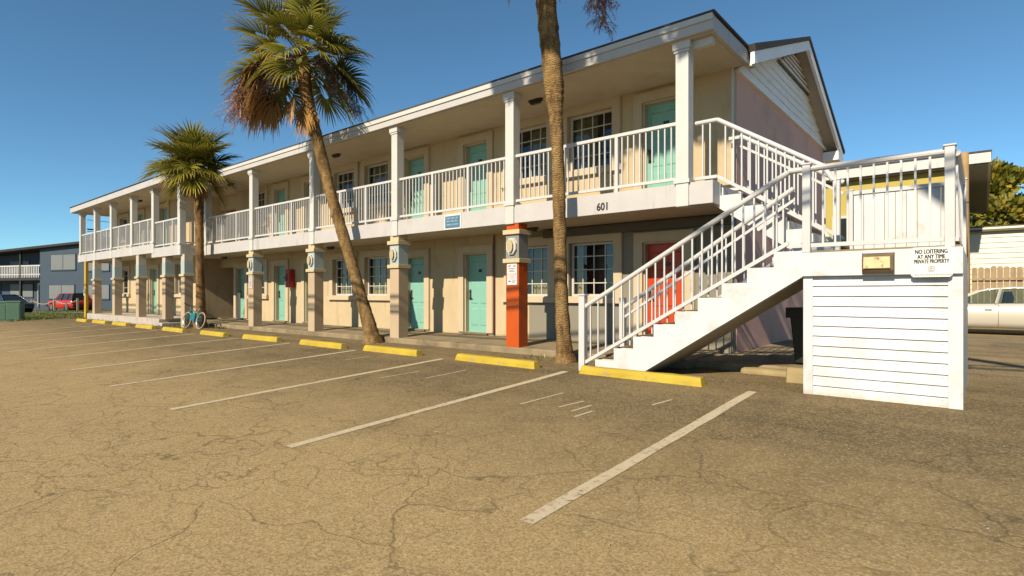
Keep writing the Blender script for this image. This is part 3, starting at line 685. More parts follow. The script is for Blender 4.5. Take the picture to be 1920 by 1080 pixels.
# ------------------------------------------------------------------ wheel stops
stops=[(-4.52,-2.69,7.0,'behind which the staircase rises'),(-7.1,-5.3,7.0,'before the orange column'),(-9.73,-8.05,6.98,'right of the leaning palm'),
 (-12.08,-10.34,6.9,'left of the leaning palm base'),(-14.77,-13.07,6.87,'before the pair of windows by the leaning palm'),(-17.3,-15.75,6.8,'before the red cabinet'),(-20.1,-18.4,6.75,'just right of the bicycle'),
 (-22.5,-20.95,6.74,'just left of the bicycle'),(-25.2,-23.6,6.76,'third from the yellow pole'),(-27.5,-26.0,6.72,'second from the yellow pole'),(-29.65,-28.2,6.66,'at the foot of the yellow pole')]
for i,(a,b,y,w) in enumerate(stops):
    L=b-a; n=8; m=MB(); v=[]
    prof=[(-.085,0),(-.075,.06),(-.05,.115),(.05,.115),(.075,.06),(.085,0)]
    for k in range(n+1):
        x=-L/2+L*k/n; e_=.03 if k in (0,n) else 0
        for py,pz in prof: v.append((x+(-e_ if k==n else e_)*(pz/.115),py+random.uniform(-.004,.004),pz+(random.uniform(-.006,.004) if pz else 0)))
    p=len(prof); m.add(v,[(k*p+j,k*p+j+1,(k+1)*p+j+1,(k+1)*p+j) for k in range(n) for j in range(p-1)]+[tuple(range(p-1,-1,-1)),tuple(range(n*p,n*p+p))])
    o=obj('wheel_stop',m,yellowp,None,((a+b)/2,y,gz(0,y)-.004),bev=.012); o.rotation_euler.z=R(random.uniform(-2.2,2.2))
    tag(o,'yellow concrete wheel stop '+w,'wheel stop','yellow wheel stops along the parking row')
m=MB().prism([(7.72,-.14),(7.73,.0),(7.78,.06),(7.86,.06),(7.93,.0),(7.95,-.14)],-1.92,-.5,'x')
solo('worn_wheel_stop',m,rawstop,'worn tan wheel stop half hidden under the landing','wheel stop',(-1.2,7.83,-.13),bev=.02)

# litter flakes
m=MB(); random.seed(11)
for i in range(90):
    x=random.uniform(-7,-1.9) if i<60 else random.uniform(-9,.3); y=random.uniform(5.6,7.7) if i<60 else random.uniform(2,6); s=random.uniform(.006,.02)
    if x<-4.6 and y>7.2 and i<60: x=random.uniform(-6.4,-5.6); y=random.uniform(7.3,7.9)
    a=random.uniform(0,3); z=gz(x,y)+.006; ca,sa=math.cos(a)*s,math.sin(a)*s
    m.add([(x+ca,y+sa,z),(x-sa*.6,y+ca*.6,z+.004),(x-ca,y-sa,z+.002),(x+sa*.6,y-ca*.6,z+.006)],[(0,1,2,3)])
tag(obj('litter',m,asphaltpatch),'pale scraps and chips scattered on the asphalt','litter',kind='stuff')

# ------------------------------------------------------------------ palms
def blade(m,o,d,s,up,L,w,droop,fold=.5,t0=.12):
    """folded leaf strip from o along d"""
    n=5; pts=[];o=Vector(o);d=Vector(d)
    p=o+d*(L*t0); dirv=d.copy()
    for k in range(n+1):
        pts.append((p.copy(),k/n)); dirv=(dirv+Vector((0,0,-1))*droop*(k/n)**1.5).normalized(); p=p+dirv*(L*(1-t0)/n)
    vs=[];at=[]
    for p,t in pts:
        ww=w*(.55+.9*t if t<.45 else .955*(1-(t-.45)/.55)**.8)+.001
        vs+=[p-s*ww+up*ww*fold,p-up*ww*fold*.3,p+s*ww+up*ww*fold]; at+=[t,t,t]
    fs=[]
    for k in range(n): fs+=[(3*k,3*k+1,3*k+4,3*k+3),(3*k+1,3*k+2,3*k+5,3*k+4)]
    m.add(vs,fs,at)
def frond(el,pet,rad,nb,dead=False,rng=random):
    """fan leaf leaving the origin along +X at elevation el (deg)"""
    m=MB(); e=R(el); p=Vector((0,0,0)); d=Vector((math.cos(e),0,math.sin(e))); pts=[p.copy()]
    sag=.10 if not dead else .22
    for k in range(5):
        p=p+d*(pet/5); pts.append(p.copy()); d=(d+Vector((0,0,-1))*sag*(.5+math.cos(e)*.5)).normalized()
    m.tube(pts,[.022,.017,.013,.011,.009,.007],5)
    side=Vector((0,1,0)); 
    roll=rng.uniform(-.25,.25); side=(side*math.cos(roll)+Vector((0,0,1))*math.sin(roll)); side=(side-d*side.dot(d)).normalized(); nrm=side.cross(d)*-1
    if nrm.z<0: nrm=-nrm
    maxa=R(138 if not dead else 80)
    for i in range(nb):
        a=-maxa+2*maxa*i/(nb-1)+rng.uniform(-.03,.03); c=math.cos(a)
        fwd=d*c+side*math.sin(a)
        # costapalmate: outer blades lift, tips arch down
        fwd=(fwd+nrm*(.30*abs(math.sin(a))-.10*c)).normalized()
        o=p+d*(.16*rad*max(c,-.2))
        L=rad*(.66+.34*max(c,0))*rng.uniform(.86,1.08)
        if dead: fwd=(fwd+Vector((0,0,-1))*rng.uniform(.5,1.2)).normalized(); L*=rng.uniform(.7,1.0)
        s=(nrm.cross(fwd)).normalized()
        blade(m,o,fwd,s,nrm,L,.024*rad/.8*(.8 if dead else 1),rng.uniform(.2,.62) if not dead else rng.uniform(.3,.7),.45)
    return m
def strands(n,L,spread,rng,bend=.34,thick=.0055,fuzz=12):
    """hanging seed stalk: a drooping stem with side twigs and hair-thin branchlets"""
    m=MB()
    p=Vector((0,0,0)); d=Vector((1,0,.35)).normalized(); stem=[]
    for k in range(9):
        stem.append(p.copy()); p=p+d*(L/8); d=(d+Vector((-.10,rng.uniform(-.08,.08),-bend))).normalized()
    m.tube(stem,[.014-.0013*k for k in range(9)],4)
    for i in range(n):
        t=rng.uniform(.22,1); k=min(7,int(t*8)); b=stem[k].lerp(stem[k+1],t*8-k)
        dd=Vector((rng.uniform(-1,1),rng.uniform(-1,1),rng.uniform(-1.0,.3))).normalized(); l=spread*rng.uniform(.5,1.1); q=[b]; v=b.copy()
        for j in range(3): v=v+dd*(l/3); dd=(dd+Vector((rng.uniform(-.3,.3),rng.uniform(-.3,.3),-.5))).normalized(); q.append(v.copy())
        m.tube(q,[thick*1.3,thick,thick*.8,thick*.5],3,cap=False)
        for f in range(fuzz):
            c=q[rng.randint(0,2)].lerp(q[3],rng.random()); e=Vector((rng.uniform(-1,1),rng.uniform(-1,1),rng.uniform(-1.2,.5))).normalized()*spread*rng.uniform(.12,.4)
            w=Vector((rng.uniform(-1,1),rng.uniform(-1,1),0)).normalized()*thick*.9
            m.add([c-w,c+w,c+e],[(0,1,2)],[rng.random()]*3)
    return m
FM={}
def fmesh(kind,el,var,pet,rad,nb):
    k=(kind,el,var,pet,rad)
    if k not in FM:
        rng=random.Random(hash((el,var,int(rad*100)))&0xffff)
        FM[k]=frond(el,pet,rad,nb,kind=='dead',rng).mesh('frond',leafg if kind=='green' else leafd,False,'tip')
    return FM[k]
def palm(name,pts,rads,label,fr,dead,seeds,pet=.75,rad=.95,nb=38,dpet=.7,drad=.9,barkm=bark,boots=14,seed=1):
    rng=random.Random(seed); e=empty(name,pts[0],label,'palm tree')
    # trunk with ring relief
    P_=[Vector(p) for p in pts]; fine=[];fr_=[]
    def cr(a,b,c,d,t): return .5*((2*b)+(c-a)*t+(2*a-5*b+4*c-d)*t*t+(3*b-a-3*c+d)*t**3)
    for i in range(len(P_)-1):
        a=P_[max(i-1,0)];b=P_[i];c=P_[i+1];d=P_[min(i+2,len(P_)-1)]
        for k in range(22):
            t=k/22; fine.append(cr(a,b,c,d,t)); fr_.append(rads[i]*(1-t)+rads[i+1]*t)
    fine.append(P_[-1]); fr_.append(rads[-1])
    fr_=[r_*(1+rng.uniform(-.06,.06)) for r_ in fr_]
    fine[0]=fine[0]+Vector((0,0,-.06))
    part('trunk',MB().tube(fine,fr_,14),barkm,e,smooth=True)
    rb=MB(); b0=P_[0]; v=[]
    for k in range(18):
        a=2*math.pi*k/18
        for rr,zz in ((rads[0]*1.55*rng.uniform(.85,1.2),-.06),(rads[0]*1.22*rng.uniform(.92,1.1),.05),(rads[0]*1.0,.17)): v.append((b0.x+rr*math.cos(a),b0.y+rr*math.sin(a),b0.z+zz))
    rb.add(v,[(3*k+j,3*((k+1)%18)+j,3*((k+1)%18)+j+1,3*k+j+1) for k in range(18) for j in (0,1)]); part('root_base',rb,barkm,e,smooth=True)
    top=P_[-1]; up=(P_[-1]-P_[-2]).normalized()
    bm=MB()
    for i in range(boots):
        a=rng.uniform(0,6.28); h=rng.uniform(-.55,.12); b=top+up*h+Vector((math.cos(a),math.sin(a),0))*rads[-1]*.9
        o=Vector((math.cos(a),math.sin(a),rng.uniform(.5,1.4))).normalized(); L=rng.uniform(.12,.26); s=Vector((-math.sin(a),math.cos(a),0))*.035
        n_=o.cross(s).normalized()*.014
        bm.add([b-s-n_,b+s-n_,b+s+n_,b-s+n_,b+o*L-s*.5,b+o*L+s*.5],[(0,1,5,4),(3,4,5,2),(0,4,3),(1,2,5),(0,3,2,1)])
    part('leaf_base',bm,leafd,e)
    for (az,el,sc) in fr:
        el_=round(el/15)*15; m=fmesh('green',el_,rng.randint(0,1),pet,rad,nb)
        o=obj('frond',m,None,e,top+up*rng.uniform(-.12,.12)); o.rotation_euler=(rng.uniform(-.12,.12),rng.uniform(-.1,.1),R(az)); o.scale=(sc,)*3
    for (az,el,sc) in dead:
        el_=round(el/15)*15; m=fmesh('dead',el_,rng.randint(0,1),dpet,drad,34)
        o=obj('dead_frond',m,None,e,top-up*rng.uniform(.15,.4)); o.rotation_euler=(rng.uniform(-.1,.1),0,R(az)); o.scale=(sc,)*3
    for (az,L,sp,n,mt) in seeds:
        m=strands(int(n*1.3),L,sp,rng,.62 if L>2.1 and mt is seedm and n in (101,121) else .34).mesh('seed_stalk',mt,False,'tip'); o=obj('seed_stalk',m,None,e,top-up*.05); o.rotation_euler=(0,0,R(az))
    return e
# image-right in the world is about azimuth 40 deg at the frame centre; towards the camera about -50
def spread(n,els,rng,sc=(.85,1.1),off=0):
    out=[]
    for el,cnt in els:
        for k in range(cnt): out.append((off+360*k/cnt+rng.uniform(-14,14)+el*1.7,el+rng.uniform(-7,7),rng.uniform(*sc)))
    return out
rg=random.Random(5)
frA=spread(0,[(80,3),(62,5),(42,7),(22,7),(2,6),(-20,5)],rg,(.85,1.12))+[(50,-30,1.0),(70,-35,1.0),(28,-20,1)]
deadA=[(215,30,1.0),(203,15,1.0),(232,30,.95),(222,15,1.05),(246,15,.9),(196,0,.9),(212,0,1.1),(228,0,1.05),(240,0,.95),(218,-15,1.0),(205,-15,.95),(300,-75,.75),(330,-75,.75),(262,-60,.7)]
seedA=[(205,2.0,.45,80,seedm),(214,2.3,.5,110,seedm),(224,2.5,.5,110,seedm),(233,2.3,.48,100,seedm),(243,1.9,.4,70,seedm),(262,1.5,.3,60,seedd),(275,1.35,.26,60,seedd),(40,1.9,.32,70,seedd),(47,2.1,.34,80,seedd),(32,1.4,.28,50,seedd),(25,1.2,.25,40,seedd)]
palm('palm_tree',[(-10.67,7.88,-.12),(-11.0,7.78,.88),(-11.3,7.65,1.87),(-11.72,7.45,3.3),(-11.97,7.3,4.38),(-12.16,7.1,5.5),(-12.22,7.0,6.45)],[.185,.132,.13,.13,.135,.155,.14],
     'tall leaning palm with shaggy brown fronds hanging on one side',frA,deadA,seedA,.92,.86,40,1.0,1.05,bark,34,3)
rg=random.Random(9)
frB=spread(0,[(75,4),(45,8),(20,8),(-5,6)],rg)
palm('palm_tree',[(-5.28,7.7,-.14),(-5.32,7.65,.91),(-5.36,7.6,3.19),(-5.39,7.58,3.9),(-5.42,7.56,4.5),(-5.54,7.5,5.9),(-5.60,7.45,7.3)],[.145,.105,.103,.112,.165,.172,.165],
     'straight palm trunk rising out of frame beside the staircase',frB,[(200,-30,.9)],[(28,2.2,.34,101,seedm),(38,2.7,.36,121,seedm),(46,2.4,.32,101,seedm)],.8,.9,36,.7,.9,bark,20,4)
rg=random.Random(21)
frC=spread(0,[(80,4),(62,6),(40,8),(20,7),(0,6),(-18,4)],rg,(.92,1.12))
deadC=[(a,-15+random.uniform(-20,10),.62) for a in range(10,360,42)]
palm('palm_tree',[(-19.72,7.72,-.14),(-19.72,7.68,1.5),(-19.68,7.64,3.2),(-19.68,7.6,4.48),(-19.82,7.58,5.02)],[.17,.125,.125,.17,.18],
     'short bushy palm with the bicycle leaning on its trunk',frC,deadC,[(190,1.0,.25,25,seedd)],.62,.9,40,.5,.75,barkdk,40,6)

# ------------------------------------------------------------------ bicycle
def bicycle():
    e=empty('bicycle',(-19.75,7.42,gz(-19.7,7.42)),'teal bicycle with cream tyres leaning against the short palm','bicycle')
    q=R(-12)                                            # lean towards the palm (+Y)
    B=Matrix.Translation((-19.60,7.38,gz(-19.7,7.38)))@Matrix.Rotation(R(6),4,'Z')@Matrix.Rotation(q,4,'X')@Matrix.Scale(.92,4)
    def bp(name,mb,mat,par,smooth=False):
        mb.v=[tuple(B@Vector(p)) for p in mb.v]; return part(name,mb,mat,par,smooth=smooth)
    RW=.30; ax=[(-.47,0,RW),(.47,0,RW)]                 # front wheel at -X
    for i,c in enumerate(ax):
        t=MB(); v=[];f=[];n=28
        for k in range(n):
            a=2*math.pi*k/n
            for j in range(6):
                b=2*math.pi*j/6; rr=RW-.021+.021*math.cos(b); v.append((c[0]+rr*math.cos(a),.021*math.sin(b),c[2]+rr*math.sin(a)))
        for k in range(n):
            for j in range(6): f.append((k*6+j,k*6+(j+1)%6,((k+1)%n)*6+(j+1)%6,((k+1)%n)*6+j))
        w=bp('wheel',t.add(v,f),tyrewall,e,True)
        rm=MB(); v=[]
        for k in range(n):
            a=2*math.pi*k/n; v+=[(c[0]+(RW-.045)*math.cos(a),-.012,c[2]+(RW-.045)*math.sin(a)),(c[0]+(RW-.045)*math.cos(a),.012,c[2]+(RW-.045)*math.sin(a)),(c[0]+(RW-.06)*math.cos(a),0,c[2]+(RW-.06)*math.sin(a))]
        rm.add(v,[x for k in range(n) for x in ((3*k,3*((k+1)%n),3*((k+1)%n)+1,3*k+1),(3*k,3*k+2,3*((k+1)%n)+2,3*((k+1)%n)))])
        bp('rim',rm,chrome,w)
        sp=MB()
        for k in range(14):
            a=2*math.pi*k/14+.1; sp.tube([(c[0],0,c[2]),(c[0]+(RW-.05)*math.cos(a),0,c[2]+(RW-.05)*math.sin(a))],.0028,3,False)
        sp.tube([(c[0],-.04,c[2]),(c[0],.04,c[2])],.022,8); bp('spokes',sp,chrome,w)
    bb=(.08,0,.26); stt=(.24,0,.66); hd0=(-.33,0,.58); hd1=(-.36,0,.70)
    fr=MB().tube([bb,stt],.02,8).tube([bb,hd0],.026,8).tube([(.2,0,.56),hd1],.022,8).tube([hd0,hd1],.024,8)
    for y in (-.045,.045): fr.tube([bb,(ax[1][0],y,RW)],.013,6).tube([(.22,0,.6),(ax[1][0],y,RW)],.012,6).tube([(-.34,0,.57),(-.36,y,.54),(ax[0][0],y,RW)],.014,6)
    bp('frame',fr,bikeframe,e,True)
    bp('carry_bag',MB().box(-.16,.16,-.07,-.03,.30,.55),bikeframe,e)
    bp('handlebar',MB().tube([(-.36,0,.70),(-.38,0,.80)],.015,6).tube([(-.30,-.30,.86),(-.42,-.18,.85),(-.40,0,.80),(-.42,.18,.85),(-.30,.30,.86)],.013,6),dark,e)
    bp('seat_post',MB().tube([stt,(.27,0,.76)],.013,6),chrome,e)
    bp('saddle',MB().prism([(.14,-.02),(.14,.02),(.26,.055),(.40,.085),(.42,0),(.40,-.085),(.26,-.055)],.76,.81,'z'),dark,e)
    cr=MB().tube([(.08,-.05,.26),(.08,.05,.26)],.05,12).tube([(.08,-.055,.26),(.2,-.055,.17)],.01,5).tube([(.08,.055,.26),(-.04,.055,.35)],.01,5).box(.15,.25,-.12,-.05,.155,.175).box(-.09,.01,.05,.12,.345,.365)
    bp('crank',cr,chrome,e)
bicycle()

# ------------------------------------------------------------------ bins, poles, boxes
e=empty('wheeled_bin',(-1.86,8.75,.0),'dark green wheeled bin behind the slatted landing skirt','bin')
part('bin_body',MB().add([(-2.02,8.58,.03),(-1.72,8.58,.03),(-1.72,8.92,.03),(-2.02,8.92,.03),(-2.08,8.52,.74),(-1.66,8.52,.74),(-1.66,8.98,.74),(-2.08,8.98,.74)],[(3,2,1,0),(0,1,5,4),(1,2,6,5),(2,3,7,6),(3,0,4,7),(4,5,6,7)]),bin_m,e,bev=.02)
part('bin_lid',MB().box(-2.11,-1.64,8.49,9.0,.741,.80).box(-2.12,-1.63,8.48,8.50,.66,.805),bin_m,e,bev=.02)
part('wheel',MB().tube([(-2.06,8.88,.06),(-1.68,8.88,.06)],.06,12),tyre,e)
e=empty('yellow_pole',(-29.5,7.2,gz(-30,7.2)),'yellow steel pole holding up the far balcony corner','pole')
part('pole_shaft',MB().box(-31.75,-31.5,7.35,7.46,gz(-31,7)-.05,2.468),yellowpole,e,bev=.01); part('pole_plate',MB().box(-31.76,-31.62,7.335,7.349,.9,1.22),signw,e)
e['label']='yellow pole propping the far balcony corner'
def gbox(x,y,rz,label):
    z=gz(x,y); e=empty('utility_box',(x,y,z),label,'utility box','green utility boxes at the lot edge',rz)
    b=obj('cabinet_body',MB().box(-.27,.27,-.22,.22,0,.84),greenbox,e,(x,y,z),bev=.02)
    obj('cabinet_lid',MB().box(-.29,.29,-.24,.24,.841,.92),greenbox,e,(x,y,z),bev=.02); obj('cabinet_door',MB().box(-.23,.23,-.232,-.2205,.08,.78),greenbox,e,(x,y,z),bev=.006)
gbox(-34.0,5.3,R(60),'green utility box nearest the motel'); gbox(-34.9,4.95,R(60),'green utility box at the frame edge')

# overhead cables behind the far column
for i,(z,r_,y1,x) in enumerate([(4.5,.012,30,-32.75),(4.05,.035,34,-32.72),(3.95,.014,34,-32.75),(3.72,.016,36,-32.7)]):
    pts=[(x-.0*k,7.7+k*(y1-7.7)/8,z-.25*math.sin(math.pi*k/8)) for k in range(9)]
    solo('overhead_cable',MB().tube(pts,r_,5),dark,['topmost thin','thick black','thin black','lowest'][i]+' overhead cable behind the far balcony columns','cable',(x,7.7,z),'overhead cables behind the wing')

# ------------------------------------------------------------------ blue building across the street
A=R(20.56); bx,by=-77.5,10.8; bz=-1.05
bb=empty('blue_building',(bx,by,bz),'dark blue two storey building across the street with white railed balcony','building',None,A)
def BP(name,mb,mat,par=None,**k): return obj(name,mb,mat,par or bb,(bx,by,bz) if par is None else tuple(WL[par]/K),**k)
H=lambda x: 6.15+.045*x
BP('wall',MB().prism([(6.3,0),(34,0),(34,H(34)),(6.3,H(6.3))],0,9,'y'),bluew)
BP('recessed_wall',MB().prism([(-20,0),(6.29,0),(6.29,H(6.3)),(-20,H(-20))],1.6,9,'y'),bluew)
BP('roof',MB().prism([(-20,H(-20)+.02),(34.3,H(34.3)+.02),(34.3,H(34.3)+.24),(-20,H(-20)+.24)],-.5,9.5,'y'),bluedark)
BP('balcony_floor',MB().box(-20,6.28,.0,1.59,3.35,3.6),bluedark)
for x in (-9,-3,3.25): BP('balcony_post',MB().box(x-.1,x+.1,.02,.2,0,H(x)),bluedark)
rl=MB(); x=-19.8
while x<6.2: rl.box(x,x+.1,.05,.09,3.62,4.75); x+=.26
rl.box(-20,6.25,.03,.11,4.75,4.87).box(-20,6.25,.03,.11,3.9,3.98); BP('balcony_railing',rl,railw)
def bwin(x0,x1,z0,z1,y=0):
    w=BP('window',MB().box(x0,x1,y-.06,y-.005,z0,z1),blind); obj('window_frame',MB().box(x0-.08,x1+.08,y-.1,y-.003,z0-.1,z0).box(x0-.06,x0,y-.08,y-.003,z0,z1).box(x1,x1+.06,y-.08,y-.003,z0,z1).box(x0-.06,x1+.06,y-.08,y-.003,z1,z1+.06).box((x0+x1)/2-.03,(x0+x1)/2+.03,y-.075,y-.061,z0,z1),bluew,w,(bx,by,bz))
bwin(7.97,11.45,4.35,5.8); bwin(7.7,11.3,1.55,2.85); bwin(13.0,16.0,4.2,5.7); bwin(13.0,16.0,1.55,2.85); bwin(20,23,4.2,5.7)
bwin(-1,2.6,1.7,3.0,1.6); bwin(-6,-2.6,1.7,3.0,1.6); bwin(3.5,5.6,4.2,5.4,1.6); bwin(-1,2.0,4.2,5.4,1.6)
d=BP('door',MB().box(3.6,5.45,1.5,1.58,.7,2.95),maroon); obj('door_frame',MB().box(3.45,3.6,1.48,1.59,.7,3.1).box(5.45,5.6,1.48,1.59,.7,3.1).box(3.6,5.45,1.48,1.59,2.95,3.1),railw,d,(bx,by,bz))

# rope fence
def w2(u,v,z=0): return (bx+u*math.cos(A)-v*math.sin(A),by+u*math.sin(A)+v*math.cos(A),z)
e=empty('rope_fence',w2(8,-4,gz(*w2(8,-4)[:2])),'low rope fence on pale posts before the blue building','fence')
prev=None
for u in (-2.5,1.2,4.6,7.6,10.6,13.6,16.6):
    p=w2(u,-3.2); z=gz(p[0],p[1]); part('fence_post',MB().box(p[0]-.07,p[0]+.07,p[1]-.07,p[1]+.07,z-.05,z+1.15),rope_m,e)
    c=Vector((p[0],p[1],z+1.0))
    if prev is not None:
        part('rope',MB().tube([prev.lerp(c,k/6)-Vector((0,0,.35*math.sin(math.pi*k/6))) for k in range(7)],.035,5),rope_m,e)
    prev=c

# ------------------------------------------------------------------ vehicles
def car(name,loc,rz,label,cat,L,Wd,prof,belt,mat,wheels,glz,roofr,rear=False,wr=.33,pillars=(),gmat=None):
    """prof: side outline of the body below the belt [(x,z)]; glz: side outline of the glasshouse [(x,z)]"""
    e=empty(name,loc,label,cat,None,rz); hw=Wd/2
    def O(n,mb,m_,par=None,**k): return obj(n,mb,m_,par or e,tuple(WL[par or e]/K),**k)
    sec=[(-1,.0,0),(-1,0,0)]
    # body: prism with tucked sill and tumblehome
    n=len(prof); v=[]; ys=[-hw+.10,-hw,-hw+.02,hw-.02,hw,hw-.10]
    def yrow(z,zmin,zmax,s):
        t=(z-zmin)/(zmax-zmin); return s*(hw-.09*(1-min(1,t*3))-.06*max(0,t-.6)/.4)
    zmin=min(z for _,z in prof); zmax=max(z for _,z in prof)
    cols=12; top=[]; m=MB(); xs_=sorted({round(prof[0][0]+(prof[-1][0]-prof[0][0])*i/28,3) for i in range(29)})
    def zt(x,pr):
        for (x0,z0),(x1,z1) in zip(pr,pr[1:]):
            if x0<=x<=x1: return z0+(z1-z0)*(x-x0)/(x1-x0+1e-9)
        return pr[-1][1]
    lo=.22
    rows=[]
    for x in xs_:
        t=zt(x,prof); end=max(0,1-min(x-xs_[0],xs_[-1]-x)/.45); nar=.16*end**2
        h_=hw-nar; l0=lo+.10*end
        rows.append([(x,-h_+.10,l0),(x,-h_+.03,l0+.14),(x,-h_,l0+.32),(x,-h_+.015,(l0+.32+t)/2+.06),(x,-h_+.05,t-.05),(x,-h_+.12,t),(x,h_-.12,t),(x,h_-.05,t-.05),(x,h_-.015,(l0+.32+t)/2+.06),(x,h_,l0+.32),(x,h_-.03,l0+.14),(x,h_-.10,l0)])
    c=12; v=[p for r_ in rows for p in r_]; f=[]
    for i in range(len(rows)-1):
        for j in range(c): f.append((i*c+j,(i+1)*c+j,(i+1)*c+(j+1)%c,i*c+(j+1)%c))
    f+=[tuple(range(c)),tuple(range(len(rows)*c-1,(len(rows)-1)*c-1,-1))]
    body=O('body',m.add(v,f),mat,smooth=True)
    # glasshouse
    gx=[p[0] for p in glz]; zb=min(z for _,z in glz); ht=max(z for _,z in glz)
    def gy(z): return hw-.09-.20*(z-zb)/(ht-zb)
    v=[(x,-gy(z),z) for x,z in glz]+[(x,gy(z),z) for x,z in glz]; k=len(glz)
    O('cabin_glass',MB().add(v,[tuple(range(k)),tuple(range(2*k-1,k-1,-1))]+[(i,k+i,k+(i+1)%k,(i+1)%k) for i in range(k)]),gmat or carglass)
    # roof skin + pillars
    rf=MB(); top=[p for p in glz if p[1]>ht-roofr]; top.sort()
    v=[]; 
    for x,z in top: v+=[(x,-gy(z)-.015,z-.012),(x,-gy(z)+.10,z+.035),(x,gy(z)-.10,z+.035),(x,gy(z)+.015,z-.012)]
    f=[(4*i+j,4*(i+1)+j,4*(i+1)+j+1,4*i+j+1) for i in range(len(top)-1) for j in range(3)]+[(4*i,4*i+3,4*(i+1)+3,4*(i+1)) for i in range(len(top)-1)]
    O('roof',rf.add(v,f),mat,smooth=True)
    for (xa,za,xb,zb_,w) in pillars:
        for s in (-1,1):
            ya,yb=s*(gy(za)+.008),s*(gy(zb_)+.008)
            O('pillar',MB().beam((xa,ya,za),(xb,yb,zb_),.03,w),mat)
    for x in wheels:
        for s in (-1,1):
            w=O('wheel',MB().tube([(x,s*(hw-.22),wr),(x,s*(hw-.01),wr)],wr,20),tyre,smooth=False)
            obj('rim',MB().tube([(x,s*(hw-.02),wr),(x,s*(hw+.002),wr)],wr*.62,14),chrome,w,tuple(WL[e]/K))
            obj('wheel_arch',MB().tube([(x,s*(hw-.3),wr+.02),(x,s*(hw-.004),wr+.02)],wr+.07,20),tyre,w,tuple(WL[e]/K))
    return e,O,gy
# champagne saloon behind the motel, facing left
cy=20.4; cz=gz(0,20)-.03
e,O,gy=car('parked_car',(.38,cy,cz),0,'champagne saloon parked in front of the picket fence','car',4.3,1.62,
  [(-2.15,.62),(-2.0,.74),(-1.1,.86),(1.5,.90),(2.0,.88),(2.15,.70)],.86,carsilver,(-1.3,1.25),
  [(-1.18,.84),(-.55,1.17),(-.25,1.25),(.25,1.285),(.75,1.25),(1.15,1.14),(1.75,.88)],.16,
  pillars=[(-1.18,.85,-.5,1.2,.07),(-.12,.85,-.02,1.26,.12),(1.02,.86,.92,1.2,.07),(1.78,.88,1.1,1.18,.1)],gmat=tintglass)
for x in (-.05,.95):
    for s_ in (-1,1): O('seat',MB().prism([(x,.45),(x+.16,.45),(x+.26,1.0),(x+.22,1.16),(x+.12,1.16),(x+.10,1.0)],s_*.36-.2,s_*.36+.2,'y'),cardark,bev=.03)
hw=.81
for x in (-.19,.86): O('door_handle',MB().box(x-.17,x-.02,-hw-.02,-hw+.02,.70,.725),chrome)
O('door_seam',MB().box(-.085,-.078,-hw-.001,-hw+.05,.3,.85).box(1.02,1.027,-hw-.001,-hw+.05,.35,.85),dark)
O('side_mirror',MB().prism([(-.95,.86),(-.80,.86),(-.82,.98),(-.93,.97)],-hw-.12,-hw+.02,'y'),carsilver)
# red four wheel drive across the street
sx,sy=-65.3,14.0
e,O,gy=car('parked_suv',(sx,sy,gz(sx,sy)),R(14.7),'red boxy four wheel drive parked before the blue building','car',4.2,1.75,
  [(-2.1,.75),(-2.0,.98),(-.85,1.02),(1.9,1.05),(2.1,1.0),(2.12,.7)],1.0,carred,(-1.25,1.25),
  [(-.85,1.0),(-.45,1.55),(-.2,1.62),(1.75,1.62),(1.98,1.02)],.12,wr=.36,
  pillars=[(-.85,1.0,-.42,1.58,.1),(.25,1.0,.25,1.6,.12),(1.15,1.0,1.15,1.6,.1),(1.95,1.0,1.74,1.6,.16)])
O('bumper',MB().box(2.05,2.25,-.86,.86,.42,.58),dark,bev=.02); O('bumper',MB().box(-2.2,-2.0,-.86,.86,.42,.58),dark,bev=.02)
for s in (-1,1): O('tail_light',MB().box(2.09,2.14,s*.78-.09,s*.78+.09,.68,1.0),redlens)
# dark car at frame edge
sx,sy=-58.5,8.6
car('parked_car',(sx,sy,gz(sx,sy)),R(200),'dark car behind the green utility boxes','car',4.3,1.7,
  [(-2.15,.62),(-2.0,.74),(-1.1,.90),(1.5,.95),(2.0,.92),(2.15,.70)],.86,cardark,(-1.3,1.25),
  [(-1.18,.88),(-.45,1.36),(-.2,1.42),(.6,1.42),(1.0,1.34),(1.75,.92)],.12,pillars=[(-1.18,.88,-.45,1.34,.08),(.2,.9,.2,1.4,.08),(1.75,.92,1.0,1.33,.1)])

# ------------------------------------------------------------------ right-hand background
yb=empty('yellow_house',(-2.8,26,-.11),'yellow house with white eave behind the landing','house')
part('wall',MB().box(-12,-.58,26,40,-.2,5.48),yellowb,yb)
part('roof',MB().box(-12.4,.22,25.6,41,5.891,5.97),shingle,yb); part('eave_fascia',MB().box(-12.4,.20,25.6,25.68,5.55,5.89),white,yb); part('eave_fascia',MB().box(.12,.20,25.681,40.9,5.55,5.89),white,yb)
part('soffit',MB().box(-12.3,.119,25.69,40.8,5.49,5.549),M('grey_soffit',(.33,.30,.26),.7,.05),yb)
w_=part('window',MB().box(-4.6,-3.4,25.93,25.99,2.6,4.0),carglass,yb); part('window_frame',MB().box(-4.72,-4.6,25.9,25.995,2.5,4.1).box(-3.4,-3.28,25.9,25.995,2.5,4.1).box(-4.6,-3.4,25.9,25.995,4.0,4.1).box(-4.6,-3.4,25.9,25.995,2.5,2.6),frame_w,w_)
e=empty('timber_post',(-.5,23.7,-.11),'tall round timber post beside the landing rail','post')
part('post_shaft',MB().tube([(-.5,23.7,-.2),(-.5,23.7,2),(-.52,23.7,4),(-.52,23.7,5.6)],[.17,.165,.155,.15],12),polew,e,smooth=True)
part('cable_tie',MB().tube([(-.52+.165*math.cos(t),23.7+.165*math.sin(t),4.0+.05*math.sin(t)) for t in [R(20*k) for k in range(19)]],.012,5),dark,e)
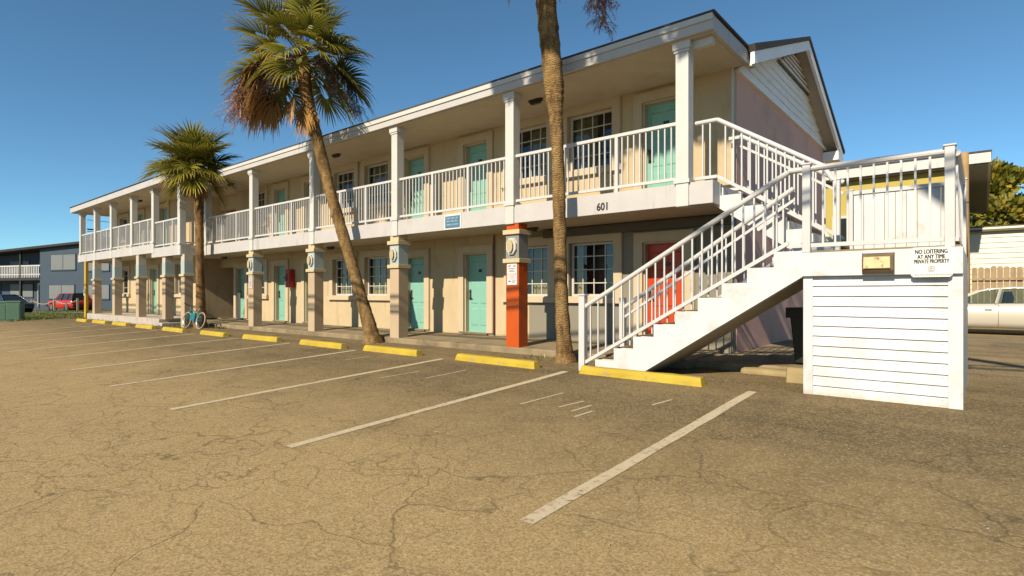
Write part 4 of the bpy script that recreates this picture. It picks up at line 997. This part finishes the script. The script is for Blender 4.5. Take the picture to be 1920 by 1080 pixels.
part('cable',MB().tube([(-.62,23.56,5.6),(-.55,23.53,4.6),(-.45,23.53,4.0),(-.40,23.54,2.0)],.015,5),dark,e)
e=empty('picket_fence',(5,24,-.11),'weathered dog eared picket fence behind the pale car','fence')
m=MB(); x=-.3; random.seed(4)
while x<22: 
    t=1.86+random.uniform(-.03,.03); m.prism([(x,-.1),(x+.145,-.1),(x+.145,t-.05),(x+.11,t),(x+.035,t),(x,t-.05)],24+random.uniform(-.008,.008),24.03,'y'); x+=.158
part('picket',m,fencew,e); part('fence_rail',MB().box(-.3,22,23.93,23.985,1.42,1.50).box(-.3,22,23.93,23.985,.35,.43),fencew,e)
wb=empty('white_shed',(8,30,-.11),'long white clapboard building behind the picket fence','building')
m=MB(); z=-.1
while z<3.5: m.add([(-.55,29.97,z),(40,29.97,z),(40,30.0,z+.21),(-.55,30.0,z+.21),(-.55,30.02,z),(40,30.02,z)],[(0,1,2,3),(4,5,1,0)]); z+=.21
part('clapboard_wall',m,sidingw,wb); part('wall_core',MB().box(-.54,40,30.021,38,-.2,3.62),sidingw,wb)
part('roof',MB().prism([(29.8,3.58),(34,4.1),(38.2,3.58),(38.2,3.5),(34,4.0),(29.8,3.5)],-.7,40.2,'x'),M('olive_roof',(.20,.16,.07),.85,.1),wb)

def tree(name,loc,h,rad,label,seed,trunk_h=.35,n=4200,leaf=.16,mat=pinem,barkm=barkdk,group=None,flat=.8,sub=18):
    rng=random.Random(seed); e=empty(name,loc,label,'tree',group); x,y,z=loc
    tb=MB(); tb.tube([(x,y,z-.1),(x+.1,y,z+h*.3),(x-.05,y+.1,z+h*.6),(x+.05,y,z+h*.93)],[h*.026,h*.02,h*.013,h*.004],9)
    cl=[]
    for i in range(sub):
        a=rng.uniform(0,6.28); t=rng.uniform(trunk_h,1); rr=rad*(1-.75*max(0,t-.45)/.55)*rng.uniform(.35,1); c=Vector((x+math.cos(a)*rr,y+math.sin(a)*rr,z+h*t*.95))
        cl.append((c,rad*rng.uniform(.22,.42)))
        if i%2==0: tb.tube([(x,y,z+h*max(.2,t-.14)),(x+math.cos(a)*rr*.5,y+math.sin(a)*rr*.5,z+h*(t*.95-.04)),tuple(c)],[h*.009,h*.006,h*.002],5)
    part('trunk',tb,barkm,e,smooth=True)
    m=MB()
    for i in range(n):
        c,r_=cl[rng.randrange(len(cl))]; d=Vector((rng.gauss(0,1),rng.gauss(0,1),rng.gauss(0,1))).normalized()*(r_*rng.random()**.45); d.z*=flat*.7
        p=c+d; o=Vector((d.x,d.y,d.z+.3*r_)).normalized(); o=(o+Vector((rng.uniform(-.7,.7),rng.uniform(-.7,.7),rng.uniform(-.3,.7)))).normalized(); s=o.cross(Vector((rng.uniform(-1,1),rng.uniform(-1,1),.3))).normalized()
        L=leaf*rng.uniform(.6,1.5); wd=L*.28; q=rng.random()
        m.add([p-s*wd*.4,p+o*L*.5-s*wd,p+o*L,p+o*L*.5+s*wd,p+s*wd*.4],[(0,1,2,3,4)],[q]*5)
    part('crown',m,mat,e,attr='tip')
for i,(x,y,h,r_,w) in enumerate([(1.0,46,9.6,3.0,'shorter golden green pine behind the white clapboard building'),(5.2,48,11.8,3.6,'taller golden green pine at the right edge above the clapboard building'),(-2.0,52,9.6,3.2,'golden green pine partly hidden by the yellow house eave')]):
    tree('pine_tree',(x,y,-.11),h,r_,w,30+i,.22,7000,.34,sub=36,group='pines behind the white building')

# spreading oak just outside the frame whose outer boughs shade the eave, and the street cables
def oak():
    rng=random.Random(77); bx_,by_=5.2,-3.2; e=empty('oak_tree',(bx_,by_,gz(bx_,by_)),'spreading oak beside the lot reaching over towards the motel eave','tree')
    z0=gz(bx_,by_); tb=MB().tube([(bx_,by_,z0-.1),(bx_-.1,by_,z0+2),(bx_-.5,by_+.1,z0+4.2)],[.34,.27,.24],10)
    tb.tube([(bx_-.5,by_+.1,z0+4),(bx_-2.2,by_+.9,7.6),(-.6,-1.2,10.2),(-3.4,-.6,11.3),(-6.4,-.5,11.6)],[.2,.15,.10,.06,.02],8)
    tb.tube([(bx_-.5,by_+.1,z0+4),(bx_+1.5,by_-.8,8),(bx_+2.5,by_-1,10.5)],[.2,.12,.04],8)
    part('trunk',tb,barkdk,e,smooth=True)
    m=MB()
    for i in range(6000):
        if i<5000: x=rng.uniform(-6.35,-2.1); y=rng.gauss(-.5,.35); lo=4.70+.66*(7.93-y)+.03*math.sin(x*9)+.05*math.sin(x*3.1); z=lo+abs(rng.gauss(0,.16 if i<2300 else .8))+(.0 if rng.random()<.9 else -.06)
        if i<5000 and z<lo+.32 and math.sin(x*4.3+1)+math.sin(x*9.7+y*2)>1.05: z+=.5
        if i>=5000: x=rng.gauss(5.5,1.5); y=rng.gauss(-4.2,.9); z=rng.gauss(10.5,.8)
        L=rng.uniform(.10,.22); d=Vector((rng.gauss(0,1),rng.gauss(0,1),rng.gauss(0,1))).normalized(); q=d.cross(Vector((rng.gauss(0,1),rng.gauss(0,1),1))).normalized(); p=Vector((x,y,z))
        m.add([p,p+d*L*.5+q*L*.25,p+d*L,p+d*L*.5-q*L*.25],[(0,1,2,3)],[rng.random()]*4)
    part('crown',m,pinem,e,attr='tip')
oak()
for i,(z,r_,w) in enumerate([(6.92,.034,'upper'),(6.70,.028,'middle'),(6.58,.036,'lower')]):
    pts=[(x,-1.0,zz) for x,zz in ((-48,z),(-30,z-.02),(-14,z-.02),(-7.5,z),(-4,z+.35),(0,z+.95),(8,z+2.0),(24,z+4.1))]
    solo('street_cable',MB().tube(pts,r_,6),dark,w+' street cable strung between the roadside poles','cable',(-48,-1,z),'street cables along the lot')
for x,w in ((-48,'far roadside pole at the street end of the lot'),(24,'roadside pole beyond the landing end of the lot')):
    e=empty('utility_pole',(x,-1.0,gz(x,-1)),w,'utility pole','roadside poles'); part('pole_shaft',MB().tube([(x,-.85,gz(x,-1)-.2),(x,-.85,8.4 if x<0 else 11.6)],[.15,.11],10),polew,e,smooth=True); part('cross_arm',MB().box(x-.05,x+.05,-1.6,-.1,7.4 if x<0 else 11.1,7.5 if x<0 else 11.2),polew,e)

# grass strip and weeds
def blades(name,regions,label,n,hmin,hmax,seed):
    rng=random.Random(seed); m=MB()
    for (x0,x1,y0,y1,k) in regions:
        for i in range(k):
            x=rng.uniform(x0,x1); y=rng.uniform(y0,y1); z=gz(x,y); h=rng.uniform(hmin,hmax); a=rng.uniform(0,6.28); w=h*.16; ln=(rng.uniform(-.5,.5)*h,rng.uniform(-.5,.5)*h)
            m.add([(x-w*math.cos(a),y-w*math.sin(a),z-.01),(x+w*math.cos(a),y+w*math.sin(a),z-.01),(x+ln[0],y+ln[1],z+h)],[(0,1,2)],[.2,.2,rng.uniform(.4,.9)])
    return tag(obj(name,m,grassm,attr='tip'),label,'grass',kind='stuff')
blades('grass',[(-52,-33.4,5.6,9.5,9000),(-47,-33.0,5.0,7.2,5000),(-72,-54,11.5,17,5000)],'grass strip beyond the parking lot',0,.04,.13,1)
blades('weeds',[(-32.5,-31.2,6.9,7.7,500),(-31,-22.3,7.05,7.26,200),(-22.2,-19.6,7.0,7.9,480),(-19.2,-18.2,7.8,8.02,150),(-6.2,-5.4,7.6,8.0,45)],'weeds growing at the foot of the wing walkway',0,.02,.09,2)

# ------------------------------------------------------------------ light, sky, camera
sc=bpy.context.scene
hd=Vector((-.08,1.0,-.66)).normalized()
sun=bpy.data.lights.new('sun','SUN'); sun.energy=4.8; sun.angle=R(.5); sun.color=(1,.87,.68)
so=bpy.data.objects.new('sun',sun); COL.objects.link(so); so.rotation_mode='QUATERNION'; so.rotation_quaternion=hd.to_track_quat('-Z','Y'); so.location=(4,-20,20)
w=bpy.data.worlds.new('World'); sc.world=w; w.use_nodes=True; t=w.node_tree
sky=t.nodes.new('ShaderNodeTexSky'); sky.sky_type='NISHITA'; sky.sun_disc=False; sky.sun_elevation=math.asin(-hd.z); sky.sun_rotation=math.atan2(-hd.x,-hd.y)
sky.altitude=2500; sky.air_density=.9; sky.dust_density=.6; sky.ozone_density=4.5
t.links.new(mix(t,1.0,sky.outputs[0],(.76,.99,.89),'MULTIPLY'),t.nodes['Background'].inputs['Color']); t.nodes['Background'].inputs['Strength'].default_value=.095
cam=bpy.data.cameras.new('camera'); co=bpy.data.objects.new('camera',cam); COL.objects.link(co); sc.camera=co
co.location=(0,0,1*K); co.rotation_euler=(R(90),0,R(39.84)); cam.sensor_width=36; cam.lens=1060/1920*36; cam.shift_y=10/1920; cam.clip_start=.05; cam.clip_end=2000
sc.view_settings.view_transform='Standard'; sc.view_settings.look='None'; sc.view_settings.exposure=.75; sc.view_settings.gamma=1
